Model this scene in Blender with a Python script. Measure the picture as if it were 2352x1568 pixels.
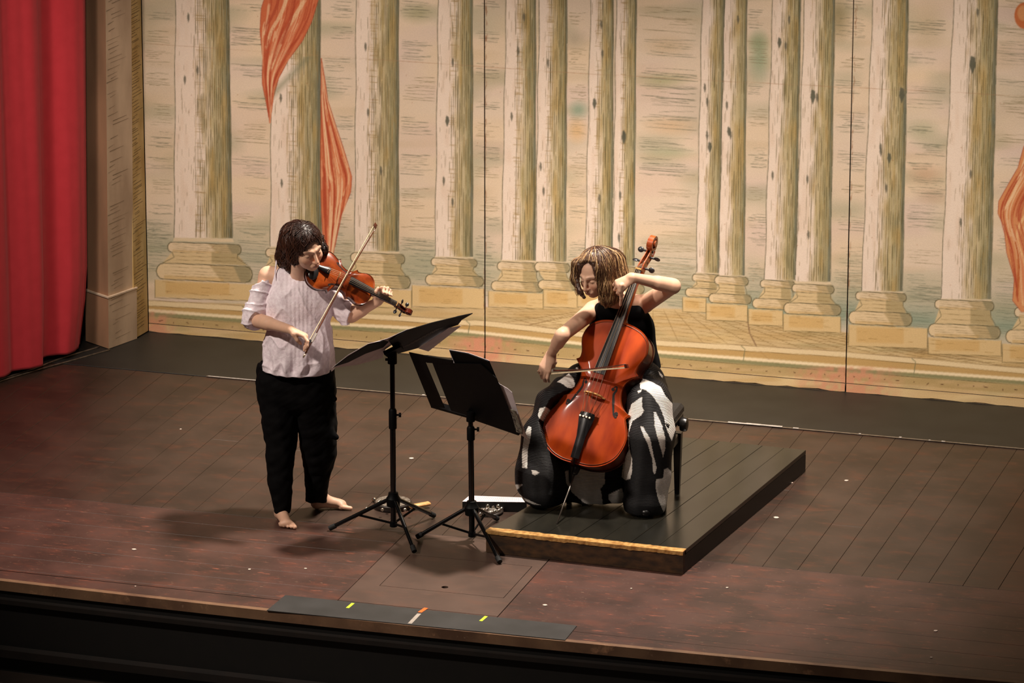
import bpy, math, random
import numpy as np
from mathutils import Vector, Matrix
from mathutils.kdtree import KDTree
R = np.random.RandomState(7); random.seed(7)
for o in list(bpy.data.objects): bpy.data.objects.remove(o)
scene = bpy.context.scene; col = scene.collection

# ---------------------------------------------------------------- camera, light, exposure
FPX = 11000.; PITCH = math.radians(16.4); YAW = math.radians(16.8); CH = 7.7
fw = np.array([-math.sin(YAW)*math.cos(PITCH), math.cos(YAW)*math.cos(PITCH), -math.sin(PITCH)])
rt = np.array([math.cos(YAW), math.sin(YAW), 0.]); up = np.cross(rt, fw)
CAM = np.array([6.6263, -21.9469, CH])
def ray(px, py): return fw + rt*(px-1176)/FPX - up*(py-784)/FPX
def Zp(px, py, z=0.):
    d = ray(px, py); return CAM + d*((z-CAM[2])/d[2])
def Yp(px, py, y):
    d = ray(px, py); return CAM + d*((y-CAM[1])/d[1])
def P(px, py, D): return CAM + ray(px, py)*D
def depth(p): return float((np.asarray(p)-CAM) @ fw)
def proj(p):
    v = np.asarray(p)-CAM; z = v @ fw
    return 1176+FPX*(v @ rt)/z, 784-FPX*(v @ up)/z
def cv(a, b, c): return rt*a - up*b + fw*c
def nrm(v): v = np.asarray(v, float); return v/np.linalg.norm(v)

cd = bpy.data.cameras.new('camera'); cam = bpy.data.objects.new('camera', cd); col.objects.link(cam)
cd.sensor_width = 36; cd.lens = FPX/2352*36; cd.clip_end = 200
M = Matrix([(rt[0], up[0], -fw[0], CAM[0]), (rt[1], up[1], -fw[1], CAM[1]), (rt[2], up[2], -fw[2], CAM[2]), (0, 0, 0, 1)])
cam.matrix_world = M
scene.camera = cam
w = bpy.data.worlds.new('world'); scene.world = w; w.use_nodes = True
w.node_tree.nodes['Background'].inputs[0].default_value = (1, .8, .62, 1)
w.node_tree.nodes['Background'].inputs[1].default_value = .02
def area(name, loc, tgt, energy, size, colr, spread=180):
    l = bpy.data.lights.new(name, 'AREA'); l.energy = energy; l.size = size; l.color = colr; l.spread = math.radians(spread)
    o = bpy.data.objects.new(name, l); col.objects.link(o); o.location = loc
    o.rotation_euler = (Vector(tgt)-Vector(loc)).to_track_quat('-Z', 'Y').to_euler(); return o
def spot(name, loc, tgt, energy, rad, colr, ang, blend=.6):
    l = bpy.data.lights.new(name, 'SPOT'); l.energy = energy; l.shadow_soft_size = rad; l.color = colr; l.spot_size = math.radians(ang); l.spot_blend = blend
    o = bpy.data.objects.new(name, l); col.objects.link(o); o.location = loc
    o.rotation_euler = (Vector(tgt)-Vector(loc)).to_track_quat('-Z', 'Y').to_euler(); return o
WARM = (1, .87, .75)
spot('spotlight_overhead', (1.1, .9, 7.6), (-.1, -.1, .8), 4500, .3, (1, .88, .76), 46, .9)
spot('spotlight_front_left', (-4.5, -5.5, 7.0), (-.3, -.2, .8), 2100, .2, WARM, 38, .8)
spot('floodlight_backdrop_left', (-3.0, -2.2, 6.6), (-1.3, 2.7, .15), 2550, .5, WARM, 36, 1)
spot('floodlight_backdrop_right', (2.6, -2.2, 6.6), (.9, 2.7, .08), 2550, .5, WARM, 37, 1)
spot('added_curtain_spot', (-.5, -4.5, 6.5), (-3.25, 1.7, .8), 900, .3, WARM, 27, .8)  # added only to brighten the red curtain, not a known stage lamp
scene.view_settings.view_transform = 'Standard'; scene.view_settings.look = 'None'
scene.view_settings.exposure = 0.0; scene.view_settings.gamma = 1; scene.view_settings.use_curve_mapping = False

# ---------------------------------------------------------------- helpers
def srgb(r, g, b):
    f = lambda c: (c/255/12.92) if c <= 10.3 else ((c/255+.055)/1.055)**2.4
    return (f(r), f(g), f(b))
def mat(name, c, rough=.6, c2=None, scale=30., stretch=(1, 1, 1), bump=0., bscale=None, metal=0., spec=.5, coat=0., coords='Object', detail=4., lo=.35, hi=.65, vcol=None, rvar=0.):
    m = bpy.data.materials.new(name); m.use_nodes = True; nt = m.node_tree; b = nt.nodes['Principled BSDF']
    tc = nt.nodes.new('ShaderNodeTexCoord'); mp = nt.nodes.new('ShaderNodeMapping'); mp.inputs['Scale'].default_value = stretch
    nt.links.new(tc.outputs[coords], mp.inputs[0])
    n = nt.nodes.new('ShaderNodeTexNoise'); n.inputs['Scale'].default_value = scale; n.inputs['Detail'].default_value = detail
    nt.links.new(mp.outputs[0], n.inputs[0])
    if c2 is None: c2 = tuple(x*.82 for x in c)
    cr = nt.nodes.new('ShaderNodeValToRGB'); cr.color_ramp.elements[0].position = lo; cr.color_ramp.elements[1].position = hi
    cr.color_ramp.elements[0].color = (*c2, 1); cr.color_ramp.elements[1].color = (*c, 1)
    nt.links.new(n.outputs[0], cr.inputs[0]); out = cr.outputs[0]
    if vcol:
        a = nt.nodes.new('ShaderNodeAttribute'); a.attribute_name = vcol
        mx = nt.nodes.new('ShaderNodeMix'); mx.data_type = 'RGBA'; mx.blend_type = 'MULTIPLY'; mx.inputs[0].default_value = 1
        nt.links.new(out, mx.inputs[6]); nt.links.new(a.outputs[0], mx.inputs[7]); out = mx.outputs[2]
    nt.links.new(out, b.inputs['Base Color'])
    b.inputs['Roughness'].default_value = rough; b.inputs['Metallic'].default_value = metal
    b.inputs['Specular IOR Level'].default_value = spec; b.inputs['Coat Weight'].default_value = coat
    b.inputs['Coat Roughness'].default_value = .12
    if bump:
        n2 = nt.nodes.new('ShaderNodeTexNoise'); n2.inputs['Scale'].default_value = bscale or scale; n2.inputs['Detail'].default_value = 3
        nt.links.new(mp.outputs[0], n2.inputs[0])
        bp = nt.nodes.new('ShaderNodeBump'); bp.inputs['Strength'].default_value = bump; bp.inputs['Distance'].default_value = .01
        nt.links.new(n2.outputs[0], bp.inputs['Height']); nt.links.new(bp.outputs[0], b.inputs['Normal'])
    return m
def meshobj(name, v, f, m, parent=None, smooth=True, cols=None, world=True):
    me = bpy.data.meshes.new(name)
    if isinstance(f, np.ndarray):
        n, k = f.shape; me.vertices.add(len(v)); me.vertices.foreach_set('co', np.asarray(v, np.float32).ravel())
        me.loops.add(n*k); me.loops.foreach_set('vertex_index', f.astype(np.int32).ravel())
        me.polygons.add(n); me.polygons.foreach_set('loop_start', np.arange(0, n*k, k, dtype=np.int32)); me.update(calc_edges=True); me.validate()
    else:
        me.from_pydata([tuple(map(float, p)) for p in v], [], [tuple(map(int, q)) for q in f]); me.validate()
    if smooth: me.polygons.foreach_set('use_smooth', [True]*len(me.polygons))
    me.materials.append(m)
    if cols is not None:
        a = me.color_attributes.new('paint', 'FLOAT_COLOR', 'POINT')
        c4 = np.ones((len(v), 4), np.float32); c4[:, :3] = cols; a.data.foreach_set('color', c4.ravel())
    o = bpy.data.objects.new(name, me); col.objects.link(o)
    if parent is not None:
        o.parent = parent
        if world: o.matrix_parent_inverse = parent_world(parent).inverted()
    return o
def parent_world(o):
    m = o.matrix_basis.copy()
    if o.parent: m = parent_world(o.parent) @ o.matrix_parent_inverse @ m
    return m
def empty(name, loc=(0, 0, 0), label=None, cat=None, group=None, axes=None):
    o = bpy.data.objects.new(name, None); col.objects.link(o); o.empty_display_size = .1
    if axes is not None:
        x, y, z = axes; o.matrix_basis = Matrix([(x[0], y[0], z[0], loc[0]), (x[1], y[1], z[1], loc[1]), (x[2], y[2], z[2], loc[2]), (0, 0, 0, 1)])
    else: o.location = tuple(map(float, loc))
    tag(o, label, cat, group); return o
def tag(o, label=None, cat=None, group=None, kind=None):
    if label: o['label'] = label
    if cat: o['category'] = cat
    if group: o['group'] = group
    if kind: o['kind'] = kind
    return o
class MB:
    def __init__(s): s.v = []; s.f = []
    def add(s, v, f):
        k = len(s.v); s.v += [tuple(map(float, p)) for p in v]; s.f += [tuple(i+k for i in q) for q in f]; return s
    def box(s, c, size, ax=None, ch=.0):
        a = np.eye(3) if ax is None else np.array([nrm(q) for q in ax]); c = np.asarray(c, float); hx = np.asarray(size, float)/2
        if ch <= 0:
            v = [c + a.T @ (hx*np.array(q)) for q in [(-1,-1,-1),(1,-1,-1),(1,1,-1),(-1,1,-1),(-1,-1,1),(1,-1,1),(1,1,1),(-1,1,1)]]
            return s.add(v, [(3,2,1,0),(4,5,6,7),(0,1,5,4),(1,2,6,5),(2,3,7,6),(3,0,4,7)])
        # chamfered: 8 corners x 3
        v = []; idx = {}
        for sx in (-1, 1):
            for sy in (-1, 1):
                for sz in (-1, 1):
                    for k in range(3):
                        q = np.array([sx*(hx[0]-ch), sy*(hx[1]-ch), sz*(hx[2]-ch)]); q[k] = (sx, sy, sz)[k]*hx[k]
                        idx[(sx, sy, sz, k)] = len(v); v.append(c + a.T @ q)
        f = []
        for sg in (-1, 1):
            f.append([idx[(sg, y, z, 0)] for y, z in ((-1,-1),(1,-1),(1,1),(-1,1))][::sg])
            f.append([idx[(x, sg, z, 1)] for x, z in ((-1,-1),(-1,1),(1,1),(1,-1))][::sg])
            f.append([idx[(x, y, sg, 2)] for x, y in ((-1,-1),(1,-1),(1,1),(-1,1))][::sg])
        for p in (-1, 1):
            for q in (-1, 1):
                r = [idx[(p, q, -1, 0)], idx[(p, q, 1, 0)], idx[(p, q, 1, 1)], idx[(p, q, -1, 1)]]; f.append(r[::-1] if p*q > 0 else r)
                r = [idx[(p, -1, q, 0)], idx[(p, 1, q, 0)], idx[(p, 1, q, 2)], idx[(p, -1, q, 2)]]; f.append(r if p*q > 0 else r[::-1])
                r = [idx[(-1, p, q, 1)], idx[(1, p, q, 1)], idx[(1, p, q, 2)], idx[(-1, p, q, 2)]]; f.append(r[::-1] if p*q > 0 else r)
        for x in (-1, 1):
            for y in (-1, 1):
                for z in (-1, 1):
                    r = [idx[(x, y, z, 0)], idx[(x, y, z, 1)], idx[(x, y, z, 2)]]; f.append(r if x*y*z > 0 else r[::-1])
        return s.add(v, f)
    def tube(s, pts, r, n=10, cap=True, flat=None):
        pts = [np.asarray(p, float) for p in pts]; m = len(pts); r = [r]*m if np.isscalar(r) else r
        v = []; f = []; prev = None
        for i in range(m):
            t = nrm(pts[min(i+1, m-1)]-pts[max(i-1, 0)])
            if prev is None:
                a = np.array([0, 0, 1.]) if abs(t[2]) < .9 else np.array([1., 0, 0])
                if flat is not None: a = np.asarray(flat[0], float)
            else: a = prev
            u = nrm(a - t*(a @ t)); prev = u; wv = np.cross(t, u)
            k = 1 if flat is None else flat[1]
            for j in range(n):
                an = 2*math.pi*j/n; v.append(pts[i] + u*math.cos(an)*r[i]*k + wv*math.sin(an)*r[i])
        for i in range(m-1):
            for j in range(n):
                a = i*n+j; b = i*n+(j+1) % n; f.append((a, b, b+n, a+n))
        if cap: f.append(tuple(range(n))[::-1]); f.append(tuple((m-1)*n+j for j in range(n)))
        return s.add(v, f)
    def lathe(s, c, axis, prof, n=20):   # prof: (dist along axis, radius)
        c = np.asarray(c, float); axis = nrm(axis)
        return s.tube([c+axis*h for h, _ in prof], [max(r, 1e-4) for _, r in prof], n) if True else s
    def sphere(s, c, r, n=10, m=7, ax=None):
        r = np.array([r]*3 if np.isscalar(r) else r, float); a = np.eye(3) if ax is None else np.array([nrm(q) for q in ax]); c = np.asarray(c, float)
        v = [c - a[2]*r[2]]; f = []
        for i in range(1, m):
            ph = -math.pi/2+math.pi*i/m
            for j in range(n):
                t = 2*math.pi*j/n; q = np.array([math.cos(ph)*math.cos(t), math.cos(ph)*math.sin(t), math.sin(ph)])*r; v.append(c+a.T @ q)
        v.append(c+a[2]*r[2]); L = len(v)-1
        for j in range(n): f.append((0, 1+(j+1) % n, 1+j)); f.append((L, 1+(m-2)*n+j, 1+(m-2)*n+(j+1) % n))
        for i in range(m-2):
            for j in range(n):
                a_ = 1+i*n+j; b = 1+i*n+(j+1) % n; f.append((a_, b, b+n, a_+n))
        return s.add(v, f)
    def prism(s, pts, ext):     # polygon (3D points, planar) extruded by vector
        n = len(pts); e = np.asarray(ext, float); pts = [np.asarray(p, float) for p in pts]
        v = pts+[p+e for p in pts]
        return s.add(v, [tuple(range(n))[::-1], tuple(range(n, 2*n))]+[(i, (i+1) % n, (i+1) % n+n, i+n) for i in range(n)])
    def build(s, name, m, parent=None, smooth=False, world=True, auto=None, bevel=0):
        o = meshobj(name, s.v, s.f, m, parent, smooth, world=world)
        if smooth and auto is not None:
            me = o.data; me.set_sharp_from_angle(angle=math.radians(auto))
        if bevel:
            md = o.modifiers.new('bevel', 'BEVEL'); md.width = bevel; md.segments = 2; md.limit_method = 'ANGLE'
        return o
def spline(pts, k=8, closed=False):
    pts = np.asarray(pts, float); n = len(pts); out = []
    for i in range(n if closed else n-1):
        p0 = pts[(i-1) % n] if closed or i > 0 else 2*pts[0]-pts[1]; p1 = pts[i]; p2 = pts[(i+1) % n]; p3 = pts[(i+2) % n] if closed or i < n-2 else 2*pts[-1]-pts[-2]
        for t in np.arange(k)/k: out.append(.5*((2*p1)+(-p0+p2)*t+(2*p0-5*p1+4*p2-p3)*t*t+(-p0+3*p1-3*p2+p3)*t**3))
    if not closed: out.append(pts[-1])
    return np.array(out)

# ---------------------------------------------------------------- signed distance bodies
class Field:
    def __init__(s, lo, hi, h=.0035):
        s.lo = np.asarray(lo, float); s.h = h; s.n = np.ceil((np.asarray(hi)-s.lo)/h).astype(int)+1
        s.V = np.full(s.n, .2, np.float32)
    def sub(s, lo, hi, pad):
        a = np.clip(np.floor((np.asarray(lo)-pad-s.lo)/s.h).astype(int), 0, s.n); b = np.clip(np.ceil((np.asarray(hi)+pad-s.lo)/s.h).astype(int)+1, 0, s.n)
        if (b <= a).any(): return None
        ax = [s.lo[i]+s.h*np.arange(a[i], b[i]) for i in range(3)]
        X, Y, Z = [q.astype(np.float32) for q in np.meshgrid(*ax, indexing='ij', sparse=True)]
        return tuple(slice(a[i], b[i]) for i in range(3)), X, Y, Z
    def mix(s, sl, d, k, op):
        v = s.V[sl]
        if op == 'cut': v = -v
        if k > 0:
            h = np.maximum(k-np.abs(v-d), 0)/k; r = np.minimum(v, d)-h*h*k*.25
        else: r = np.minimum(v, d)
        s.V[sl] = -r if op == 'cut' else r
    def cap(s, a, b, ra, rb, k=.02, flat=None, op='add'):
        a = np.asarray(a, float); b = np.asarray(b, float); m = max(ra, rb)
        q = s.sub(np.minimum(a, b)-m, np.maximum(a, b)+m, k+.012)
        if q is None: return s
        sl, X, Y, Z = q; d = b-a; L = max(d @ d, 1e-9)
        t = np.clip(((X-a[0])*d[0]+(Y-a[1])*d[1]+(Z-a[2])*d[2])/L, 0, 1)
        qx = X-a[0]-t*d[0]; qy = Y-a[1]-t*d[1]; qz = Z-a[2]-t*d[2]; sc = 1.
        if flat is not None:
            n = nrm(flat[0]); g = (1/flat[1]-1); dn = qx*n[0]+qy*n[1]+qz*n[2]; qx = qx+n[0]*dn*g; qy = qy+n[1]*dn*g; qz = qz+n[2]*dn*g; sc = .5+.5*flat[1]
        s.mix(sl, ((np.sqrt(qx*qx+qy*qy+qz*qz)-(ra+(rb-ra)*t))*sc).astype(np.float32), k, op); return s
    def chain(s, pts, rs, k=.02, flat=None):
        for i in range(len(pts)-1): s.cap(pts[i], pts[i+1], rs[i], rs[i+1], k, flat)
        return s
    def ell(s, c, ax, r, k=.02, op='add'):
        c = np.asarray(c, float); ax = [nrm(q) for q in ax]; m = max(r)
        q = s.sub(c-m, c+m, k+.012)
        if q is None: return s
        sl, X, Y, Z = q; u = [((X-c[0])*a[0]+(Y-c[1])*a[1]+(Z-c[2])*a[2]) for a in ax]
        k0 = np.sqrt(sum((u[i]/r[i])**2 for i in range(3))); k1 = np.sqrt(sum((u[i]/r[i]**2)**2 for i in range(3)))+1e-6
        s.mix(sl, (k0*(k0-1)/k1).astype(np.float32), k, op); return s
    def halfspace(s, p, n, lo=None, hi=None, k=.004):   # remove the side the normal points to
        n = nrm(n); p = np.asarray(p, float); q = s.sub(s.lo if lo is None else lo, s.lo+s.h*s.n if hi is None else hi, 0); sl, X, Y, Z = q
        d = -((X-p[0])*n[0]+(Y-p[1])*n[1]+(Z-p[2])*n[2]); s.mix(sl, d.astype(np.float32), k, 'cut'); return s
    def mesh(s):
        V = s.V; ins = V < 0
        def c(i, j, k): n = s.n; return V[i:n[0]-1+i, j:n[1]-1+j, k:n[2]-1+k]
        cnt = np.zeros(s.n-1, np.uint8)
        for i in (0, 1):
            for j in (0, 1):
                for k in (0, 1): cnt += (c(i, j, k) < 0)
        act = (cnt > 0) & (cnt < 8); ids = np.argwhere(act); N = len(ids)
        idx = np.full(act.shape, -1, np.int32); idx[act] = np.arange(N)
        val = np.stack([V[ids[:, 0]+i, ids[:, 1]+j, ids[:, 2]+k] for i in (0, 1) for j in (0, 1) for k in (0, 1)], 1)
        cor = np.array([(i, j, k) for i in (0, 1) for j in (0, 1) for k in (0, 1)], float)
        acc = np.zeros((N, 3)); nn = np.zeros(N)
        for a in range(8):
            for b in range(a+1, 8):
                if abs(cor[a]-cor[b]).sum() == 1:
                    va, vb = val[:, a], val[:, b]; m = (va < 0) != (vb < 0); t = np.where(m, va/(va-vb+1e-12), 0)
                    acc += m[:, None]*(cor[a]+(cor[b]-cor[a])*t[:, None]); nn += m
        P_ = s.lo+(ids+acc/nn[:, None])*s.h; F = []
        for ax in range(3):
            o1, o2 = [(1, 2), (2, 0), (0, 1)][ax]
            sh = [slice(0, None)]*3; a0 = [slice(1, -1)]*3; a0[ax] = slice(0, -1); a1 = [slice(1, -1)]*3; a1[ax] = slice(1, None)
            A = ins[tuple(a0)]; B = ins[tuple(a1)]; E = np.argwhere(A != B)
            if len(E) == 0: continue
            flip = A[tuple(E.T)]; base = E.copy(); base[:, o1] += 1; base[:, o2] += 1
            def g(d1, d2): q = base.copy(); q[:, o1] -= d1; q[:, o2] -= d2; return idx[tuple(q.T)]
            f = np.stack([g(1, 1), g(0, 1), g(0, 0), g(1, 0)], 1); f[~flip] = f[~flip][:, ::-1]; F.append(f)
        F = np.concatenate(F); F = F[(F >= 0).all(1)]
        return P_, F
def relax(v, f, it=2, lam=.5):
    e = np.concatenate([f[:, [0, 1]], f[:, [1, 2]], f[:, [2, 3]], f[:, [3, 0]]]); n = len(v)
    for _ in range(it):
        acc = np.zeros_like(v); c = np.bincount(e[:, 0], minlength=n)+np.bincount(e[:, 1], minlength=n)
        for a in range(3): acc[:, a] = np.bincount(e[:, 0], v[e[:, 1], a], n)+np.bincount(e[:, 1], v[e[:, 0], a], n)
        v = v+lam*(acc/np.maximum(c, 1)[:, None]-v)
    return v
def vnormals(v, f):
    n = np.cross(v[f[:, 2]]-v[f[:, 0]], v[f[:, 3]]-v[f[:, 1]]); out = np.zeros_like(v)
    for k in range(4):
        for a in range(3): out[:, a] += np.bincount(f[:, k], n[:, a], len(v))
    return out/(np.linalg.norm(out, axis=1)[:, None]+1e-12)
def wob(p, fr, seed):    # cheap smooth noise -1..1
    r = np.random.RandomState(seed); s = 0
    for i in range(5):
        d = r.normal(size=3)*fr; s = s+np.sin(p @ d+r.rand()*6.28+1.3*np.sin(p @ (r.normal(size=3)*fr*.6)))
    return s/2.6
def field_obj(F, name, m, parent, it=2, disp=None, colf=None):
    v, f = F.mesh(); v = relax(v, f, it)
    if disp is not None: v = v+vnormals(v, f)*disp(v)[:, None]
    return meshobj(name, v, f, m, parent, True, cols=None if colf is None else colf(v, vnormals(v, f)))
# ---------------------------------------------------------------- the setting: stage floor
YB, YT, YA = 2.68, 1.94, -.29        # back flats, front edge of the dark strip, joint before the apron
def yfront(x): return -1.607+.0085*x*x
def floor_mat(name, a, b, c, rough, scratch=.5, sx=(1, 1, 1)):
    m = mat(name, a, rough, b, 3.2, sx, coords='Object', detail=8, lo=.38, hi=.62, spec=.45); nt = m.node_tree; bs = nt.nodes['Principled BSDF']
    src = bs.inputs['Base Color'].links[0].from_socket; tc = [n for n in nt.nodes if n.type == 'TEX_COORD'][0]
    def layer(src, scale, stretch, rot, lo, hi, colr, fac, seed):
        mp = nt.nodes.new('ShaderNodeMapping'); mp.inputs['Scale'].default_value = stretch; mp.inputs['Rotation'].default_value = (0, 0, rot); mp.inputs['Location'].default_value = (seed, seed*2, 0)
        nt.links.new(tc.outputs['Object'], mp.inputs[0])
        n = nt.nodes.new('ShaderNodeTexNoise'); n.inputs['Scale'].default_value = scale; n.inputs['Detail'].default_value = 6; n.inputs['Roughness'].default_value = .65
        nt.links.new(mp.outputs[0], n.inputs[0])
        mr = nt.nodes.new('ShaderNodeMapRange'); mr.inputs[1].default_value = lo; mr.inputs[2].default_value = hi; mr.inputs[4].default_value = fac
        nt.links.new(n.outputs[0], mr.inputs[0])
        mx = nt.nodes.new('ShaderNodeMix'); mx.data_type = 'RGBA'; nt.links.new(mr.outputs[0], mx.inputs[0]); nt.links.new(src, mx.inputs[6]); mx.inputs[7].default_value = (*colr, 1)
        return mx.outputs[2]
    src = layer(src, 5, (1, 2.2, 1), .2, .52, .72, c, .8, 3)
    src = layer(src, 9, (1, 3.5, 1), 0, .60, .70, tuple(x*1.7 for x in c), .55*scratch*2, 9)
    src = layer(src, 26, (1, 5, 1), .05, .64, .70, srgb(150, 122, 100), scratch*.9, 17)
    src = layer(src, 22, (5, 1, 1), -.5, .66, .72, srgb(140, 116, 98), scratch*.6, 29)
    nt.links.new(src, bs.inputs['Base Color']); return m
FM = floor_mat('brown_stage_paint', srgb(62, 47, 39), srgb(48, 36, 29), srgb(80, 48, 35), .42, .35)
FA = floor_mat('worn_apron_paint', srgb(80, 55, 48), srgb(59, 41, 35), srgb(98, 56, 43), .45, 1.0)
FT = floor_mat('trap_paint', srgb(84, 65, 56), srgb(72, 55, 47), srgb(92, 65, 53), .5, .3)
FB = mat('dark_floorcloth', srgb(36, 35, 32), .5, srgb(28, 27, 25), 4, detail=8)
DARK = mat('under_floor_dark', (.004, .004, .004), .9)
floor = tag(MB().box((0, .4, -.09), (12, 7, .1)).build('floor', DARK), kind='structure')
# keep the solid under the boards behind the curved front edge
for v in floor.data.vertices:
    if v.co.y < 0: v.co.y = -1.5
def bump_board(mb, name, m):
    o = mb.build(name, m, floor); return o
def slab(x0, x1, y0, y1, z0=-.04, z1=0., ch=.0009): return MB().box(((x0+x1)/2, (y0+y1)/2, (z0+z1)/2), (x1-x0, y1-y0, z1-z0), ch=ch)
x = -4.6; i = 0
g = .0008
while x < 3.3:
    wd = .166+.012*math.sin(i*2.3); dz = .0004*math.sin(i*5.1)
    if i % 3 == 1:
        ym = .4+.9*math.sin(i*1.7)*.6
        slab(x+g, x+wd-g, YA+g, ym, z1=dz).build('floor_board', FM, floor); slab(x+g, x+wd-g, ym+2*g, YT, z1=dz*.5).build('floor_board', FM, floor)
    else: slab(x+g, x+wd-g, YA+g, YT, z1=dz).build('floor_board', FM, floor)
    x += wd; i += 1
# dark floorcloth strip along the flats
tag(slab(-4.6, 3.3, YT+.004, 3.4, z1=.003, ch=.001).build('floorcloth', FB, floor))
# apron boards across the front, cut out for the trap
TX0, TX1, TY0 = -.462, .338, -1.36
ys = [YA, -.47, -.66, -.85, -1.04, -1.22, -1.40]
for k in range(6):
    y1, y0 = ys[k]-.001, ys[k+1]+.001
    for a, b in ((-4.6, TX0-.004), (TX1+.004, 3.3)):
        if k == 5: y0 = -1.40
        slab(a, b, y0, y1, z1=0, ch=.0012).build('apron_board', FA, floor)
# front board follows the curve of the stage edge
mb = MB(); xs = np.linspace(-4.6, 3.3, 60); top = [(q, -1.402, 0) for q in xs]+[(q, yfront(q)+.035, 0) for q in xs[::-1]]
mb.prism(top, (0, 0, -.04)); mb.build('apron_board', FA, floor)
NOSE = floor_mat('worn_edge_wood', srgb(128, 98, 74), srgb(94, 68, 52), srgb(140, 104, 78), .5, .6)
mb = MB(); mb.prism([(q, yfront(q)+.034, .0) for q in xs]+[(q, yfront(q), 0) for q in xs[::-1]], (0, 0, -.05)); mb.build('stage_nosing', NOSE, floor)['label'] = 'pale worn wooden nosing along the stage edge'
FAS = mat('dark_stained_front', srgb(14, 11, 9), .6, srgb(10, 8, 7), 12)
LEDGE = mat('dark_ledge_wood', srgb(28, 19, 14), .6, srgb(19, 14, 10), 10)
def curved(name, zs, dy, m):     # profile (dy,z) swept along the edge
    mb = MB(); v = []; n = len(zs)
    for q in xs: v += [(q, yfront(q)-d, z) for d, z in zip(dy, zs)]
    f = [(a*n+k, a*n+(k+1) % n, (a+1)*n+(k+1) % n, (a+1)*n+k) for a in range(len(xs)-1) for k in range(n)]
    f += [tuple(range(n)), tuple((len(xs)-1)*n+k for k in range(n))[::-1]]; mb.add(v, f); return mb.build(name, m)
front = tag(curved('wall_front', [-.05, -.05, -.62, -.62], [-.10, -.012, -.012, -.10], FAS), kind='structure')
tag(curved('trim_1', [-.085, -.092, -.115, -.12], [-.03, .012, .012, -.03], LEDGE), kind='structure')
tag(curved('trim_2', [-.335, -.345, -.385, -.40], [-.03, .03, .03, -.03], LEDGE), kind='structure')
tag(slab(-5, 4, -5.2, -1.5, -.8, -.47).build('floor.001', mat('pit_floor_brown', srgb(46, 33, 24), .7, srgb(36, 26, 19), 6)), kind='structure')
# trap panel with hatch and finger hole
def panel_hole(x0, x1, y0, y1, hole=None, inner=None, z=0.):
    mb = MB()
    if inner:
        a, b, c, d = inner
        mb.box(((x0+a)/2, (y0+y1)/2, z-.02), (a-x0, y1-y0, .04)); mb.box(((x1+b)/2, (y0+y1)/2, z-.02), (x1-b, y1-y0, .04))
        mb.box(((a+b)/2, (y0+c)/2, z-.02), (b-a, c-y0, .04)); mb.box(((a+b)/2, (y1+d)/2, z-.02), (b-a, y1-d, .04))
    else:
        n = 20; cx, cy, r = hole; out = []; inn = []
        for k in range(n):
            t = 2*math.pi*k/n; inn.append((cx+r*math.cos(t), cy+r*math.sin(t)))
            dx, dy = math.cos(t), math.sin(t); s_ = min([(x1-cx)/dx if dx > 1e-6 else 1e9, (x0-cx)/dx if dx < -1e-6 else 1e9, (y1-cy)/dy if dy > 1e-6 else 1e9, (y0-cy)/dy if dy < -1e-6 else 1e9])
            out.append((cx+dx*s_, cy+dy*s_))
        cs = [(x1, y1), (x0, y1), (x0, y0), (x1, y0)]
        v = [(*p, z) for p in inn]+[(*p, z) for p in out]+[(*p, z-.04) for p in inn]+[(*p, z-.04) for p in out]+[(*p, z) for p in cs]
        f = [(k, n+k, n+(k+1) % n, (k+1) % n) for k in range(n)]+[(k, (k+1) % n, 2*n+(k+1) % n, 2*n+k) for k in range(n)]+[(n+k, 3*n+k, 3*n+(k+1) % n, n+(k+1) % n) for k in range(n)]
        for ci, (cxx, cyy) in enumerate(cs):
            for k in range(n):
                p, q = out[k], out[(k+1) % n]
                if abs(p[0]-q[0]) > 1e-6 and abs(p[1]-q[1]) > 1e-6:
                    if (p[0] == cxx or q[0] == cxx or abs(p[0]-cxx) < 1e-6 or abs(q[0]-cxx) < 1e-6) and (abs(p[1]-cyy) < 1e-6 or abs(q[1]-cyy) < 1e-6): f.append((n+k, 4*n+ci, n+(k+1) % n))
        mb.add(v, f)
    return mb
HX0, HX1, HY0, HY1 = -.337, .288, -1.10, -.62
panel_hole(TX0, TX1, TY0, YA-.002, inner=(HX0-.003, HX1+.003, HY0-.003, HY1+.003)).build('trap_frame', FT, floor)
panel_hole(HX0, HX1, HY0, HY1, hole=(-.028, -1.033, .017)).build('trap_hatch', FT, floor)
slab(TX0, TX1, -1.40, TY0-.003).build('apron_board', FA, floor)
# silver tape beside the floorcloth with glossy torn bits
TAPE = mat('dull_clear_tape', srgb(128, 116, 104), .3, srgb(100, 88, 76), 60, spec=.7); SHINE = mat('glossy_silver_tape', srgb(238, 232, 228), .22, srgb(200, 195, 190), 90, metal=.35)
tp = MB().box(((-2.358+2.9)/2, YT+.002, .005), (5.26, .011, .002)).build('floor_tape', TAPE); tag(tp, 'long thin silver tape line along the edge of the dark floorcloth', 'tape')
bits = [(-2.35, .40, .006)]+[(q, l, wv) for q, l, wv in [(.70, .12, .016), (.80, .08, .020), (.88, .07, .014), (.94, .06, .018), (1.06, .03, .012), (1.42, .012, .01), (1.64, .014, .012), (1.80, .01, .01), (1.87, .02, .012), (-1.1, .015, .01), (-.93, .02, .008)]]
for q, l, wv in bits:
    q0 = Zp(1672, 972)[0]-.70 if q > 0 else 0
    MB().box((q+q0+l/2, YT+.002, .0075+.001*math.sin(q*9)), (l, wv, .002)).build('torn_foil', SHINE, tp)
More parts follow.
